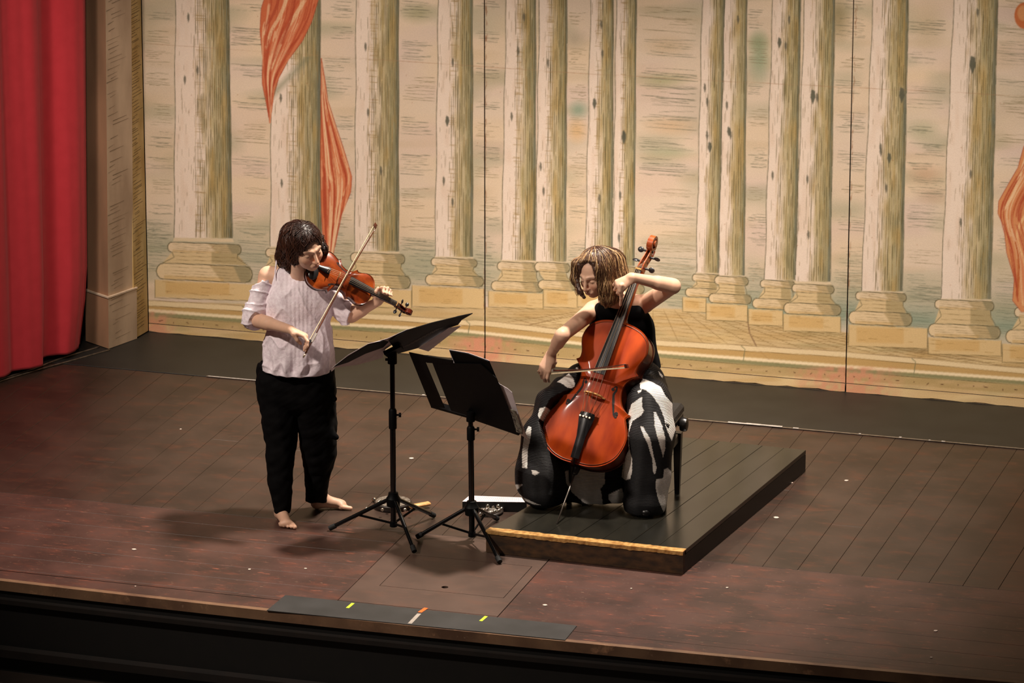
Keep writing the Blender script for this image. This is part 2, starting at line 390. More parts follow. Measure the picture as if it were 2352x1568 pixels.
# mat at the stage edge and coloured tape marks
MATM = mat('charcoal_rubber', srgb(52, 51, 50), .55, srgb(40, 39, 37), 5, detail=8)
a, b, c, d = [Zp(*q) for q in ((655, 1368), (1325, 1438), (1298, 1471), (613, 1403))]
mm = MB().prism([(q[0], q[1], .0008) for q in (a, b, c, d)][::-1], (0, 0, .0035)).build('edge_mat', MATM); tag(mm, 'long charcoal strip of matting at the front edge of the stage', 'mat')
def tape(pa, pb, wd, c_, label, z=.0046):
    A, B = Zp(*pa, z=z), Zp(*pb, z=z); d_ = nrm(B-A); n_ = np.array([-d_[1], d_[0], 0])*wd/2
    o = MB().prism([A-n_, B-n_, B+n_, A+n_], (0, 0, .0012)).build('tape_mark', mat('tape_'+label.split()[0], c_, .5)); tag(o, label, 'tape', 'tape marks on the front mat')
tape((798, 1396), (811, 1385), .016, srgb(205, 235, 60), 'yellow-green tape mark at the left of the front mat')
tape((1104, 1426), (1117, 1415), .016, srgb(210, 235, 60), 'yellow-green tape mark at the right of the front mat')
tape((964, 1406), (979, 1396), .02, srgb(255, 110, 40), 'orange tape mark near the middle of the front mat')
tape((941, 1432), (963, 1409), .02, srgb(170, 160, 150), 'torn whitish tape mark just below the orange one')
# paint chips and crumbs lying on the boards
CH = mat('pale_chip', srgb(225, 205, 190), .6)
for k, (qx, qy, l) in enumerate([(945, 1053, .026), (1783, 1189, .03), (1944, 1104, .024), (1818, 1109, .018), (2149, 1449, .022), (2139, 1510, .012), (1670, 1350, .016), (1252, 1390, .022), (415, 986, .014), (702, 1306, .014), (573, 1308, .018), (308, 1262, .022), (311, 1347, .01), (1450, 1352, .01)]):
    l *= .6; p = Zp(qx, qy); s_ = MB(); nn = 6
    s_.prism([(p[0]+l*math.cos(t)*(.8+.2*math.sin(k*3+t*2)), p[1]+l*.7*math.sin(t), .0012) for t in np.linspace(0, 2*math.pi, nn, endpoint=False)], (0, 0, .0022))
    o = s_.build('paint_chip', CH); tag(o, 'tiny pale chip on the boards '+['between the two music stands and the floorcloth', 'just right of the platform side', 'on open floor right of the platform', 'near the back right corner of the platform', 'toward the front right of the apron, the largest there', 'closest to the stage edge at the right', 'downstage of the platform front right corner', 'just right of the trap and above the edge mat', 'far left behind the violinist', 'near the left end of the edge mat', 'left of the chip nearest the edge mat', 'at the left of the apron, elongated', 'at the left close to the pale nosing', 'below the middle of the platform front'][k], 'debris', 'pale chips scattered on the stage boards')

# ---------------------------------------------------------------- painted flats (the mural is painted with numpy strokes)
PX0, PY0, PW, PH = 296, -240, 2150, 1200
class Paint:
    def __init__(s, w_, h_, c): s.a = np.empty((h_, w_, 3), np.float32); s.a[:] = np.array(c)/255
    def reg(s, x0, y0, x1, y1):
        x0, x1 = int(max(x0-PX0, 0)), int(min(x1-PX0+1, s.a.shape[1])); y0, y1 = int(max(y0-PY0, 0)), int(min(y1-PY0+1, s.a.shape[0]))
        if x1 <= x0 or y1 <= y0: return None
        return slice(y0, y1), slice(x0, x1), np.arange(x0, x1)[None, :]+PX0+.5, np.arange(y0, y1)[:, None]+PY0+.5
    def blend(s, q, m, c):
        m = m[..., None]; s.a[q[0], q[1]] = s.a[q[0], q[1]]*(1-m)+np.array(c)/255*m
    def line(s, x0, y0, x1, y1, w_, c, al=1.):
        q = s.reg(min(x0, x1)-w_-1, min(y0, y1)-w_-1, max(x0, x1)+w_+1, max(y0, y1)+w_+1)
        if q is None: return
        dx, dy = x1-x0, y1-y0; L = dx*dx+dy*dy+1e-6; t = np.clip(((q[2]-x0)*dx+(q[3]-y0)*dy)/L, 0, 1)
        d = np.hypot(q[2]-x0-t*dx, q[3]-y0-t*dy); s.blend(q, np.clip(w_/2+.5-d, 0, 1)*al*(1-.5*np.abs(2*t-1)**4), c)
    def path(s, pts, w_, c, al=1.):
        for a, b in zip(pts[:-1], pts[1:]): s.line(*a, *b, w_, c, al)
    def poly(s, pts, c, al=1., soft=1.):
        p = np.asarray(pts, float); q = s.reg(*(p.min(0)-2), *(p.max(0)+2))
        if q is None: return
        X, Y = np.broadcast_arrays(q[2], q[3]); ins = np.zeros(X.shape, bool)
        for (xa, ya), (xb, yb) in zip(p, np.roll(p, -1, 0)):
            if ya == yb: continue
            ins ^= ((ya > Y) != (yb > Y)) & (X < (xb-xa)*(Y-ya)/(yb-ya)+xa)
        m = ins.astype(np.float32)
        for _ in range(int(soft)):
            m[1:-1] = (m[:-2]+2*m[1:-1]+m[2:])/4; m[:, 1:-1] = (m[:, :-2]+2*m[:, 1:-1]+m[:, 2:])/4
        s.blend(q, m*al, c)
def vnoise(shape, cell, seed):
    r = np.random.RandomState(seed); h_, w_ = shape; cy, cx = (cell if isinstance(cell, tuple) else (cell, cell)); g_ = r.rand(int(h_/cy)+3, int(w_/cx)+3)
    y = np.arange(h_)/cy; x_ = np.arange(w_)/cx; yi = y.astype(int); xi = x_.astype(int); fy = (y-yi)[:, None]; fx = (x_-xi)[None]; fy = fy*fy*(3-2*fy); fx = fx*fx*(3-2*fx)
    a = g_[yi][:, xi]; b = g_[yi][:, xi+1]; c_ = g_[yi+1][:, xi]; d_ = g_[yi+1][:, xi+1]
    return ((a*(1-fx)+b*fx)*(1-fy)+(c_*(1-fx)+d_*fx)*fy).astype(np.float32)
pt = Paint(PW, PH, (216, 195, 172)); S2 = (PH, PW)
def wash(mask, c): pt.a[:] = pt.a*(1-mask[..., None])+np.array(c, np.float32)/255*mask[..., None]
wash(np.clip(vnoise(S2, (60, 150), 1)*1.6-.5, 0, 1)*.35, (222, 192, 150)); wash(np.clip(vnoise(S2, (45, 120), 2)*2-1., 0, 1)*.45, (206, 180, 172))
wash(np.clip(vnoise(S2, (38, 110), 3)*2.4-1.3, 0, 1)*.55, (162, 158, 130)); wash(np.clip(vnoise(S2, (26, 100), 4)*2.4-1.5, 0, 1)*.35, (190, 166, 132))
gy = np.arange(PH)[:, None]+PY0; gx = np.arange(PW)[None]+PX0; K = .072*(gx-1176)
dk = np.clip(1-np.abs(gy-(628+K))/85, 0, 1)*(.45+.4*vnoise(S2, (14, 60), 5)); wash(dk.astype(np.float32)*.8, (140, 144, 116))
wash((np.clip(1-np.abs(gy-(668+K))/45, 0, 1)*np.clip((gx-1550)/200, 0, 1)).astype(np.float32)*.7, (122, 142, 122))
for (cx_, cy_, rx, ry, c_, al) in [(1328, 252, 26, 22, (110, 142, 118), .6), (1325, 300, 26, 30, (214, 170, 110), .6), (1745, 130, 26, 60, (128, 150, 118), .6), (1740, 95, 26, 25, (110, 130, 90), .4), (1520, 185, 60, 18, (160, 160, 118), .6), (1540, 290, 60, 22, (208, 170, 130), .5), (960, 30, 40, 25, (150, 146, 106), .5), (2130, 60, 45, 60, (178, 158, 124), .5), (1925, 40, 30, 60, (110, 100, 60), .5), (1530, 105, 60, 25, (196, 168, 130), .5), (2120, 300, 40, 26, (160, 160, 126), .5), (2125, 400, 45, 25, (190, 150, 120), .5), (1320, 90, 30, 25, (150, 140, 120), .4), (1540, 350, 60, 14, (170, 170, 136), .6), (2140, 450, 40, 20, (170, 140, 118), .4)]:
    q = pt.reg(cx_-rx*1.6, cy_-ry*1.6, cx_+rx*1.6, cy_+ry*1.6); pt.blend(q, np.clip(1.2-np.hypot((q[2]-cx_)/rx, (q[3]-cy_)/ry), 0, 1).astype(np.float32)*al, c_)
DKL = (96, 86, 62); GR = (108, 108, 88)
def cluster(x0, x1, y, h_, seed, c=GR, al=.75):
    al *= 1.05; r = np.random.RandomState(seed); yy = y; side = r.rand() < .5
    while yy < y+h_:
        L = (x1-x0)*(.35+.65*r.rand()); a = x0 if side else x1-L; a += r.rand()*(x1-x0-L)*.35*(1 if side else -1)
        k = .05+.03*r.randn(); m_ = a+L*.5; pt.path([(a, yy), (m_, yy+L*.5*k+r.randn()*1.2), (a+L, yy+L*k)], .9+r.rand()*1.1, c, al*(.5+.5*r.rand())); yy += 3.2+r.rand()*4
gaps = [(332, 400), (528, 620), (740, 815), (917, 1003), (1088, 1150), (1304, 1350), (1464, 1605), (1714, 1765), (1915, 1990), (2080, 2175), (2285, 2420)]
for gi, (a, b) in enumerate(gaps):
    y = -230; r = np.random.RandomState(gi*7+3)
    while y < 600+K[0, min(a-PX0, PW-1)]:
        h_ = 14+r.rand()*38; cluster(a+2, b-2, y, h_, gi*100+int(y) % 97, GR if r.rand() < .6 else (134, 122, 92), .6+.2*r.rand()); y += h_+10+r.rand()*46
    y = 566+.072*(a-1176); cluster(a, b, y, 120, gi+900, (104, 112, 92), .55)
# paved terrace below the bases
def band(pts_top, pts_bot, c, al=1., soft=2): pt.poly(list(pts_top)+list(pts_bot)[::-1], c, al, soft)
plb = [(296, 692), (600, 702), (946, 706), (1115, 708), (1340, 708), (1560, 712), (1700, 738), (1930, 764), (2130, 796), (2302, 816), (2446, 842)]
led = [(296, 688), (480, 698), (776, 716), (1059, 735), (1115, 737), (1500, 781), (1938, 808), (2352, 846), (2446, 854)]
mou = [(296, 706), (480, 720), (776, 741), (1059, 756), (1115, 762), (1500, 804), (1938, 838), (2352, 868), (2446, 876)]
jnt = [(296, 740), (480, 754), (776, 778), (1112, 804), (1500, 843), (1940, 872), (2352, 905), (2446, 912)]
bot = [(296, 800), (1112, 860), (1940, 935), (2446, 960)]
band([(x_, y_-3) for x_, y_ in plb], bot, (198, 170, 124), .95); 
cm = np.zeros(S2, np.float32); yb_ = np.interp(gx[0], [p[0] for p in plb], [p[1] for p in plb])[None]; jj = np.interp(gx[0], [p[0] for p in jnt], [p[1] for p in jnt])[None]
below = np.clip((gy-yb_)/4, 0, 1).astype(np.float32)
wash(below*np.clip(vnoise(S2, (10, 90), 11)*2-.8, 0, 1)*.6, (222, 196, 146)); wash(below*np.clip(vnoise(S2, (8, 70), 12)*2-1, 0, 1)*.55, (184, 148, 92)); wash(below*np.clip(vnoise(S2, (12, 60), 13)*2.4-1.4, 0, 1)*.5, (150, 136, 94))
VX, VY = 1500, 640
for k in range(-30, 45):
    xb = 1500+k*58; xa = VX+(xb-VX)*.42
    if 1120 < xb < 2450 and xb < 1945+400: pt.line(xa, 712+.07*max(xa-1560, 0)*1.7, xb, np.interp(xb, *zip(*led)), 1.4, (138, 112, 70), .75)
for (xa, xb) in ((1130, 1330), (1320, 1120), (1180, 1400)): pt.line(xa, 720, xb, 770, 1.4, (138, 108, 70), .7)
for k in range(9):
    dy = (k+1)**1.35*3.4
    pt.path([(x_, np.interp(x_, *zip(*plb))+dy+(x_-1400)*.004) for x_ in range(1120, 2440, 60) if np.interp(x_, *zip(*plb))+dy < np.interp(x_, *zip(*led))-2] or [(0, 0), (0, 0)], 1.3, (150, 124, 78), .7)
for x0_, sl in ((1950, .13), (1990, .10), (2080, .12), (1960, .16)): pt.line(x0_, 775+sl*60, x0_+380, 775+sl*60+380*sl, 1.6, (128, 104, 70), .7)
pt.path([(1717, 735), (1722, 765), (1740, 800), (1765, 825), (1795, 840)], 3, (120, 90, 66), .7)
# moulded step
def offs(L, d): return [(x_, y_+d) for x_, y_ in L]
band(offs(led, 0), offs(led, 12), (224, 200, 158), .9); pt.path(offs(led, -1), 1.6, (150, 126, 90), .9); band(offs(led, 12), offs(mou, -1), (186, 150, 94), .9); pt.path(offs(led, 12), 1.6, (130, 104, 60), .8)
band(offs(mou, 0), offs(mou, 7), (236, 214, 176), .95); band(offs(mou, 7), offs(mou, 15), (128, 126, 88), .85); pt.path(offs(mou, 16), 1.6, (96, 86, 52), .8)
for sx in (560, 1074, 1706, 2098): pt.path([(sx-4, np.interp(sx, *zip(*led))), (sx+5, np.interp(sx, *zip(*led))+8), (sx+1, np.interp(sx, *zip(*mou))+10)], 2, (110, 110, 80), .8)
band(offs(mou, 17), offs(jnt, 0), (172, 146, 98), .85); r = np.random.RandomState(5)
wash(np.clip((gy-jj+20)/4, 0, 1).astype(np.float32)*np.clip(vnoise(S2, (9, 40), 21)*2-.9, 0, 1)*.6, (198, 166, 122))
for x_, wd in ((1112, 90), (1942, 140), (350, 60), (1100, 60)):
    q = pt.reg(x_-wd, 700, x_+wd, 955); m_ = (np.clip(1-np.abs(q[2]-x_)/wd, 0, 1)*np.clip((q[3]-(np.interp(x_, *zip(*jnt))-34))/10, 0, 1)).astype(np.float32)*vnoise((q[3].shape[0], q[2].shape[1]), 9, 31); pt.blend(q, np.clip(m_*2, 0, 1)*.75, (206, 140, 110))
for x_ in range(330, 2440, 34):
    y_ = np.interp(x_, *zip(*jnt)); pt.line(x_+r.randn()*4, y_-9+r.randn()*2, x_+1, y_-8, 1.8, (78, 50, 32), .9)
# columns: (x_top_left, x_top_right, x_bot_left, x_bot_right, y_neck, shade start)
cols = [(403, 526, 400, 534, 546, .48), (624, 736, 621, 738, 566, .45), (818, 916, 815, 916, 576, .42), (1007, 1086, 999, 1086, 589, .48), (1163, 1231, 1152, 1230, 597, .48), (1239, 1303, 1230, 1300, 600, .42),
        (1357, 1409, 1344, 1407, 606, .42), (1416, 1462, 1407, 1457, 610, .42), (1613, 1665, 1599, 1650, 626, .42), (1665, 1716, 1650, 1710, 632, .40), (1775, 1840, 1756, 1828, 642, .42), (1848, 1918, 1827, 1907, 646, .42), (2005, 2087, 1979, 2073, 668, .42), (2191, 2292, 2161, 2276, 686, .45), (2384, 2480, 2346, 2460, 700, .4)]
for ci, (a0, a1, b0, b1, yn, sh) in enumerate(cols):
    r = np.random.RandomState(ci+50); y0 = -240
    q = pt.reg(min(a0, b0)-12, y0, max(a1, b1)+8, yn); t = (q[3]-0)/yn; L = a0+(b0-a0)*t; Rr = a1+(b1-a1)*t; u = (q[2]-L)/(Rr-L); inside = ((u > 0) & (u < 1)).astype(np.float32)
    sh2 = (q[3].shape[0], q[2].shape[1]); nA = vnoise(sh2, (40, 10), ci+60); nB = vnoise(sh2, (90, 3), ci+90)
    pt.blend(q, inside*.97, (228, 208, 190)); pt.blend(q, inside*np.clip(nA-.5, 0, 1)*.8, (212, 184, 160))
    s1 = np.clip((u-sh+.06+.10*(nA-.5)*2)/.26, 0, 1); pt.blend(q, (inside*s1*(.52+.28*nB)).astype(np.float32), (166, 150, 100))
    s2 = np.clip((u-.66+.2*(nA-.5))/.2, 0, 1); pt.blend(q, (inside*s2*(.35+.32*nB)).astype(np.float32), (126, 122, 90))
    pt.blend(q, (inside*s1*np.clip(vnoise(sh2, (60, 14), ci+130)*2-1.1, 0, 1)*.8).astype(np.float32), (176, 146, 90))
    pt.blend(q, (inside*np.clip((u-.9)/.05, 0, 1)*(.5+.4*nA)).astype(np.float32), (104, 106, 92))
    W_ = a1-a0
    for _ in range(int(W_*7)):
        uu = sh-.14+(1.14-sh)*r.rand()**.8; nq = max(W_/4.6, 8); uu = min((round(uu*nq)+.12*r.randn())/nq, .99); yy = -240+r.rand()*(yn+236); ll = 14+r.rand()*60; ye = min(yy+ll, yn-1)
        X = lambda Yv: (a0+(b0-a0)*Yv/yn)+uu*((a1+(b1-a1)*Yv/yn)-(a0+(b0-a0)*Yv/yn))
        pt.line(X(yy), yy, X(ye), ye, 1.0+r.rand()*.8, (86, 78, 50) if r.rand() < .7 else (150, 122, 70), .22+.35*r.rand())
    for _ in range(int(W_*.7)):       # loose ticks on the light side
        uu = .04+(sh-.02)*r.rand(); yy = -240+r.rand()*(yn+230); X = a0+(b0-a0)*yy/yn+uu*W_; pt.line(X, yy, X, yy+8+r.rand()*20, 1.1, (128, 110, 84), .5)
    if ci < 8:
        for _ in range(int(90)):      # cross ticks at the turn of the shade
            yy = -230+r.rand()*(yn+220); X = a0+(b0-a0)*yy/yn+(sh-.06)*W_; pt.line(X-4+r.randn()*2, yy, X+W_*.12+r.rand()*6, yy+1, 1., (150, 122, 76), .55)
    seg = [(a0+(b0-a0)*yy/yn+math.sin(yy*.03+ci)*1.1, yy) for yy in range(-240, int(yn), 20)]+[(b0, yn)]; pt.path(seg, 1.8, (96, 92, 72), .85)
    seg = [(a1+(b1-a1)*yy/yn+math.sin(yy*.026+ci)*.8, yy) for yy in range(-240, int(yn), 20)]+[(b1, yn)]; pt.path(seg, 1.5, (100, 98, 80), .7)
    for _ in range(3):
        yy = r.rand()*yn*.9; X = a0+(b0-a0)*yy/yn+(.1+.5*r.rand())*W_; pt.poly([(X, yy), (X+3.5, yy+5), (X+4, yy+14), (X+1.5, yy+24), (X-1.5, yy+12)], (92, 88, 74), .8, 1)
for (x_, y_, s_) in ((2230, 128, 1.6), (1864, 205, 1.3), (1430, 300, 1.2), (1363, 225, 1), (1025, 265, 1), (1788, 85, 1), (2068, 200, 1.4), (1628, 325, 1), (1672, 290, .9), (2040, 350, 1)):
    pt.poly([(x_, y_), (x_+6*s_, y_+4), (x_+7*s_, y_+14*s_), (x_+2*s_, y_+27*s_), (x_-2*s_, y_+14*s_)], (84, 84, 70), .85, 1)
# bases: per column (neck y, small torus L,R,y0,y1 ; scotia L,R ; big torus L,R,y0,y1 ; plinth L,R,y1)
bases = [((385, 554, 556, 579), (396, 543, 602), (359, 580, 604, 641), (356, 600, 684)), ((610, 756, 570, 590), (622, 745, 610), (596, 770, 612, 650), (590, 780, 690)),
 ((805, 930, 580, 602), (814, 918, 627), (790, 943, 628, 658), (786, 945, 703)), ((990, 1096, 592, 610), (1000, 1084, 629), (977, 1111, 630, 654), (946, 1112, 704)),
 ((1142, 1240, 601, 621), (1150, 1230, 645), (1128, 1248, 645, 667), (1122, 1248, 705)), ((1228, 1309, 602, 623), (1236, 1300, 643), (1236, 1324, 643, 664), (1248, 1328, 705)),
 ((1336, 1416, 608, 626), (1344, 1408, 646), (1328, 1424, 647, 668), (1326, 1424, 705)), ((1404, 1466, 612, 630), (1410, 1460, 650), (1396, 1480, 650, 672), (1424, 1490, 706)),
 ((1590, 1655, 629, 646), (1597, 1648, 660), (1574, 1662, 661, 681), (1568, 1622, 716)), ((1641, 1719, 634, 653), (1648, 1712, 673), (1628, 1726, 674, 695), (1622, 1717, 735)),
 ((1746, 1826, 643, 660), (1752, 1820, 684), (1728, 1832, 685, 708), (1719, 1798, 746)), ((1819, 1916, 652, 671), (1828, 1906, 694), (1800, 1932, 695, 720), (1799, 1931, 760)),
 ((1965, 2082, 670, 689), (1976, 2072, 713), (1949, 2095, 714, 744), (1949, 2130, 795)), ((2147, 2283, 688, 709), (2158, 2274, 742), (2132, 2298, 743, 773), (2132, 2300, 813)), ((2330, 2470, 706, 728), (2340, 2466, 756), (2310, 2480, 757, 788), (2302, 2480, 832))]
for bi, (st_, sc_, bt_, pl_) in enumerate(bases):
    yn = cols[bi][4]; b0, b1 = cols[bi][2:4]; sk = .035
    def ring(L, Rr, y0, y1, c, bulge):
        rr = (y1-y0)/2; ym = (y0+y1)/2; pts_ = [(L+rr*bulge*(1-math.cos(t)) if bulge > 0 else L, ym+rr*math.sin(t)) for t in np.linspace(math.pi/2, -math.pi/2, 7)]+[(Rr-rr*bulge*(1-math.cos(t)) if bulge > 0 else Rr, ym+rr*math.sin(t)+(Rr-L)*sk) for t in np.linspace(-math.pi/2, math.pi/2, 7)]
        pt.poly(pts_, c, 1, 1); W_ = Rr-L; pt.poly([(L+W_*.55, y0+W_*sk*.55), (Rr-rr*.3, y0+W_*sk), (Rr-rr*.2, y1+W_*sk), (L+W_*.68, y1+W_*sk*.6)], (164, 142, 98), .6, 3)
        pt.poly([(L+W_*.8, y0+W_*sk*.8), (Rr-rr*.3, y0+W_*sk), (Rr, ym+W_*sk), (Rr-rr*.2, y1+W_*sk), (L+W_*.88, y1+W_*sk*.9)], (130, 124, 96), .6, 3)
        pt.poly([(L+rr, y1-rr*.5), (L+W_*.7, y1-rr*.5+W_*sk*.7), (L+W_*.7, y1+W_*sk*.7), (L+rr, y1)], (196, 158, 96), .45, 2)
        pt.path(pts_+[pts_[0]], 1.9, (84, 78, 54), .95)
        for e in (.22, .45, .62, .8): pt.line(L+rr, y0+(y1-y0)*e, Rr-rr*.4, y0+(y1-y0)*e+W_*sk, 1, (124, 108, 74), .6)
    pt.poly([(b0, yn), (b1, yn+2), (b1+4, yn+10), (b0-3, yn+8)], (212, 190, 156), 1, 1)
    ring(st_[0], st_[1], st_[2], st_[3], (218, 194, 160), .8)
    pt.poly([(st_[0]+10, st_[3]), (st_[1]-10, st_[3]+4), (bt_[1]-14, bt_[2]+5), (bt_[0]+14, bt_[2])], (208, 182, 138), 1, 1); pt.poly([(st_[0]+(st_[1]-st_[0])*.6, st_[3]), (st_[1]-10, st_[3]+4), (bt_[1]-14, bt_[2]+5), (st_[0]+(st_[1]-st_[0])*.6, bt_[2])], (150, 134, 94), .6, 2)
    pt.path([(st_[0]+10, st_[3]), (sc_[0]+4, (st_[3]+sc_[2])/2), (bt_[0]+14, bt_[2])], 1.6, (98, 92, 66), .8); pt.path([(st_[1]-8, st_[3]+4), (sc_[1]+2, (st_[3]+sc_[2])/2+3), (bt_[1]-10, bt_[2]+5)], 1.6, (98, 92, 66), .8)
    for e in (.35, .7): yy = st_[3]+(bt_[2]-st_[3])*e; pt.line(sc_[0]+4, yy, sc_[1], yy+4, 1.1, (124, 104, 66), .7)
    ring(*bt_, (218, 192, 152), .9)
    L, Rr, y1 = pl_; yt = bt_[3]+1; pt.poly([(L, yt), (Rr, yt+(Rr-L)*.05), (Rr, y1+(Rr-L)*.03), (L, y1-(Rr-L)*.01)], (210, 180, 130), 1, 1); 
    pt.poly([(L+(Rr-L)*.1, yt+6), (L+(Rr-L)*.7, yt+9), (L+(Rr-L)*.7, y1-6), (L+(Rr-L)*.1, y1-9)], (198, 156, 92), .5, 6); pt.path([(L, yt), (L, y1), (Rr, y1+(Rr-L)*.03), (Rr, yt+(Rr-L)*.05)], 1.6, (110, 96, 60), .8)
    r = np.random.RandomState(bi)
    for _ in range(9): X = L+r.rand()*(Rr-L)*.8; yy = yt+4+r.rand()*(y1-yt-8); pt.line(X, yy, X+12+r.rand()*20, yy+1.4, 1, (150, 118, 66), .6)
# painted red drapery
def drape(pts, c=(196, 104, 68)):
    pt.poly(pts, c, 1, 1); pt.path(pts+[pts[0]], 1.8, (158, 74, 50), .75)
drape([(612, -240), (760, -240), (748, -60), (731, 0), (716, 50), (694, 95), (662, 138), (640, 180), (628, 225), (620, 282), (612, 240), (602, 190), (603, 130), (597, 70), (600, 20), (606, 0)])
for a_, b_, c_, w_ in [([(700, 0), (664, 60), (640, 110), (622, 160)], 0, (226, 186, 144), 9), ([(672, -40), (646, 30), (624, 70), (612, 110)], 0, (222, 180, 140), 8), ([(722, 10), (690, 80), (650, 130), (626, 190)], 0, (172, 74, 46), 5), ([(652, -30), (624, 40), (606, 60)], 0, (170, 76, 50), 6), ([(686, 0), (650, 70), (616, 150), (612, 210)], 0, (184, 84, 54), 5), ([(618, 10), (612, 60), (606, 80)], 0, (230, 190, 150), 6)]: pt.path(spline(a_, 6).tolist(), w_, c_, .8)
q = pt.reg(600, 130, 740, 300); sh_ = np.clip(1-np.abs((q[2]-(742-(q[3]-95)*.95))/18), 0, 1)*(q[3] < 230); pt.blend(q, sh_.astype(np.float32)*.5, (120, 122, 96))
drape([(738, 134), (746, 180), (753, 230), (772, 290), (792, 350), (808, 405), (806, 440), (790, 480), (772, 520), (764, 560), (766, 620), (750, 620), (742, 560), (738, 480), (736, 380), (737, 260)], (204, 116, 76))
for a_, c_, w_ in [([(742, 190), (756, 270), (778, 350), (796, 420), (780, 470), (764, 530)], (170, 70, 44), 4), ([(742, 240), (752, 310), (768, 380), (775, 440), (768, 510)], (228, 182, 136), 6), ([(740, 330), (752, 400), (774, 425), (772, 480), (756, 540)], (224, 170, 120), 5), ([(740, 380), (756, 430), (754, 520)], (176, 78, 50), 8), ([(786, 360), (800, 410), (788, 450)], (228, 176, 130), 4)]: pt.path(spline(a_, 6).tolist(), w_, c_, .8)
drape([(2446, 290), (2380, 310), (2352, 335), (2338, 385), (2312, 430), (2294, 462), (2292, 490), (2306, 520), (2312, 580), (2330, 640), (2326, 690), (2346, 716), (2446, 712)], (206, 138, 90))
for a_, c_, w_ in [([(2360, 350), (2330, 440), (2306, 480)], (232, 196, 150), 7), ([(2352, 430), (2324, 500), (2340, 590), (2336, 680)], (174, 88, 46), 6), ([(2362, 480), (2336, 540), (2356, 620), (2350, 700)], (230, 186, 134), 6), ([(2380, 350), (2352, 460)], (178, 92, 50), 5)]: pt.path(spline(a_, 6).tolist(), w_, c_, .8)
pt.poly([(2352+22*math.cos(t), 36+30*math.sin(t)) for t in np.linspace(0, 6.28, 20)], (196, 112, 66), 1, 1); pt.poly([(2350+13*math.cos(t), 30+18*math.sin(t)) for t in np.linspace(0, 6.28, 16)], (216, 156, 104), .8, 3)
for Le, Re, cnt_, sd_ in (([(612, -240), (606, 0), (598, 70), (602, 150), (612, 240), (620, 282)], [(760, -240), (731, 0), (694, 95), (640, 180), (628, 225), (620, 282)], 230, 1), ([(738, 134), (737, 260), (736, 380), (738, 480), (750, 620)], [(738, 134), (753, 230), (792, 350), (806, 420), (764, 600)], 190, 2), ([(2380, 310), (2338, 385), (2292, 480), (2312, 580), (2330, 690)], [(2446, 290), (2446, 400), (2400, 500), (2420, 600), (2400, 712)], 150, 3)):
    r = np.random.RandomState(sd_); Ls, Rs = spline(Le, 10), spline(Re, 10)
    if len(Ls) != len(Rs): Rs = np.stack([np.interp(np.linspace(0, 1, len(Ls)), np.linspace(0, 1, len(Rs)), Rs[:, a_]) for a_ in (0, 1)], 1)
    for _ in range(cnt_):
        t = .05+.9*r.rand(); c_ = Ls*(1-t)+Rs*t; i0 = r.randint(0, len(c_)-4); i1 = min(i0+3+r.randint(0, 12), len(c_)-1); band_ = math.sin(t*19+sd_)+.5*math.sin(t*37)
        pt.path(c_[i0:i1+1].tolist(), 1.2+r.rand()*2.2, ((228, 186, 146) if band_ > .35 else (168, 72, 46) if band_ < -.25 else (206, 128, 90)), .3+.4*r.rand())
# horizontal cloth seam, stains, vertical seam stains
pt.path([(300, 96), (402, 105), (585, 118), (815, 134), (1030, 147), (1240, 163), (1609, 184), (2185, 212), (2446, 226)], 1.2, (160, 122, 92), .5)
r = np.random.RandomState(99)
for xs_, xe_ in ((1117, 1112), (1967, 1941)):
    for _ in range(120):
        yy = -240+r.rand()*1100; X = xs_+(xe_-xs_)*max(yy, 0)/880; pt.line(X+r.randn()*1.5, yy, X+r.randn()*1.5, yy+4+r.rand()*14, 1.4, (134, 88, 60), .5)
for _ in range(120): X = 330+r.rand()*2050; yy = r.rand()*700; pt.line(X, yy, X+1, yy+1, 2, (150, 96, 66), .5)
gain = 1.0
lin = np.where(pt.a <= .04045, pt.a/12.92, ((pt.a+.055)/1.055)**2.4)
def sample(px, py):
    px = np.where(px > 2440, 4880-px, px)
    x_ = np.clip(px-PX0-.5, 0, PW-1.001); y_ = np.clip(py-PY0-.5, 0, PH-1.001); xi = x_.astype(int); yi = y_.astype(int); fx = (x_-xi)[:, None]; fy = (y_-yi)[:, None]
    return (lin[yi, xi]*(1-fx)+lin[yi, xi+1]*fx)*(1-fy)+(lin[yi+1, xi]*(1-fx)+lin[yi+1, xi+1]*fx)*fy
MUR = mat('painted_canvas', (1, 1, 1), .85, (.93, .93, .93), 160, spec=.15, vcol='paint', bump=.12, bscale=220)
wall = tag(MB().box((-.6, YB+.12, 2.2), (9.4, .06, 4.6)).build('wall_back', DARK), kind='structure')
